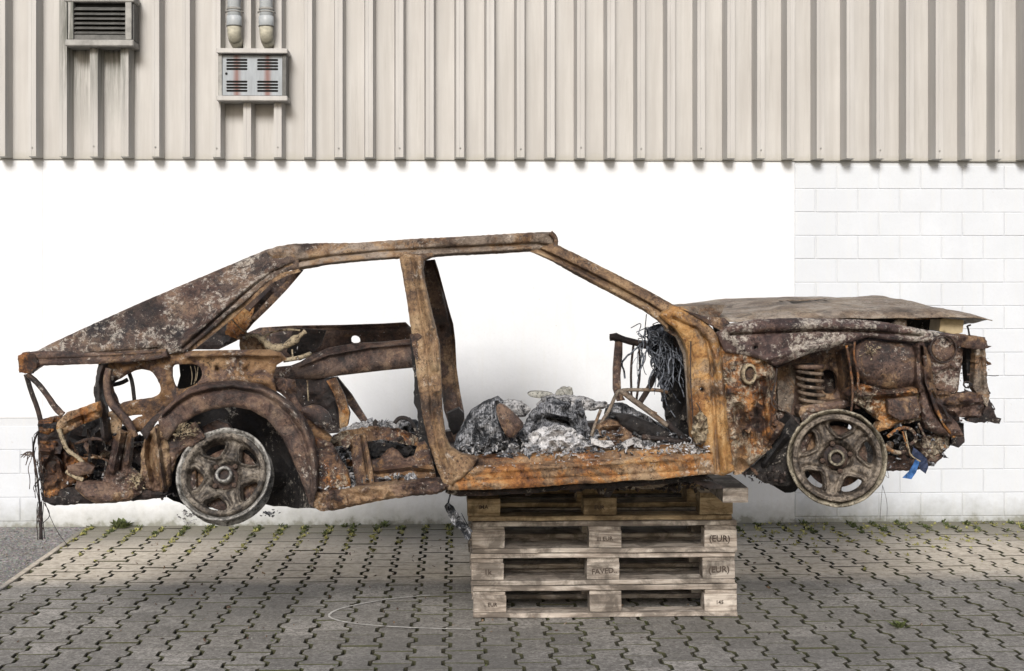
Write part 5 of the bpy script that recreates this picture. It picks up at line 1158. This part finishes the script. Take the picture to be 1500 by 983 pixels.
def f3():
    x = random.uniform(665, 1030); return P(x, np.interp(x, [650,1045], [688,664])+random.gauss(0, 1.5), N-.002)
stuff(tag(chips('sill_specks', 46, f3, 'ash_white', None, (.002, .006)), 'single white specks lying on the orange sill edge', 'ash'))
ht = thing('rear_debris_heap', 'black and grey burnt debris heap left of the centre pillar, beside the rear arch', 'debris', P(560, 700, N+.3))
for nm, ol, mt, y, inf in (('debris_lump', [(484,650),(500,628),(530,618),(560,620),(590,615),(612,618),(618,650),(622,690),(560,700),(500,690)], 'ash', N+.50, .05),
                      ('debris_lump', [(578,640),(585,622),(600,612),(612,618),(620,640),(612,655),(590,655)], 'ash_dark', N+.4, .05),
                      ('debris_slab', [(535,648),(560,650),(600,655),(612,665),(580,668),(540,668)], 'black', N+.22, .01),
                      ('debris_slab', [(545,676),(560,670),(590,668),(600,690),(560,695)], 'ash_white', N+.30, .03)):
    o = sheet(nm, ol, mt, ht, y, th=.03, step=4, inflate=inf, infw=16, crumple=.03, cs=11, rag=1.5); o.location = -Vector(ht.location)
for pts_, r_ in (([(578,620),(584,612),(596,612),(606,622),(612,638)], .009), ([(553,628),(548,620),(552,616)], .010)):
    tubes('bent_strip', [(pl(pts_, N+.35), r_)], 'dark', ht, 6, 2).location = -Vector(ht.location)
def f4():
    x = random.uniform(484, 632); t = np.interp(x, [484,520,560,600,632], [640,625,620,614,640]); y = t+(705-t)*random.random(); return P(x, y, N+.5-.4*(y-t)/(705-t))
stuff(tag(chips('rear_rubble', 520, f4, 'ash', None, (.004, .020)), 'grey burnt crumbs spilling over the rear floor beside the rear wheel arch', 'rubble'))
stuff(tag(chips('rear_rubble_dark', 300, f4, 'ash_dark', None, (.006, .028)), 'black burnt crumbs mixed into the rear floor debris', 'rubble'))
stuff(tag(chips('rear_white_crumbs', 200, lambda: P(random.uniform(466, 520), random.gauss(716, 2.5), N+.02+random.uniform(0, .08)), 'ash_white', None, (.003, .010)), 'white crumbs lying on the rear sill top beside the arch', 'ash'))
# splatter dots on car
def f5():
    x, y = random.choice([(random.gauss(410, 30), random.gauss(530, 14)), (random.gauss(480, 10), random.gauss(690, 14)), (random.gauss(445, 14), random.gauss(600, 18)), (random.gauss(560, 30), random.gauss(490, 6))]); return P(x, y, N+.02 if x < 500 else 6.5)
chips('paint_blisters', 60, f5, 'ash_white', car, (.002, .005))
# --- hanging rag and rope at the stack's left
rg = thing('hanging_rag', 'torn grey rag hanging from the sill left of the pallets', 'rag', P(660, 720, 5.5))
o = sheet('cloth', [(651,742),(657,736),(664,742),(675,758),(684,770),(690,782),(688,792),(682,790),(676,778),(664,768),(658,758)], 'ash_dark', rg, 5.5, th=.008, step=3, crumple=.03, cs=10, rag=.8); o.location = -Vector(rg.location)
o = tubes('cord', [(pl([(662,716),(659,726),(656,738),(660,744)], 5.49), .004), (pl([(676,752),(684,768),(692,780)], 5.49), .002)], 'wire', rg, 5, 2); o.location = -Vector(rg.location)
chips('under_debris', 60, lambda: P(random.uniform(930, 1040), random.gauss(705, 3), 5.6+random.uniform(0, .2)), 'dark', car, (.006, .03))
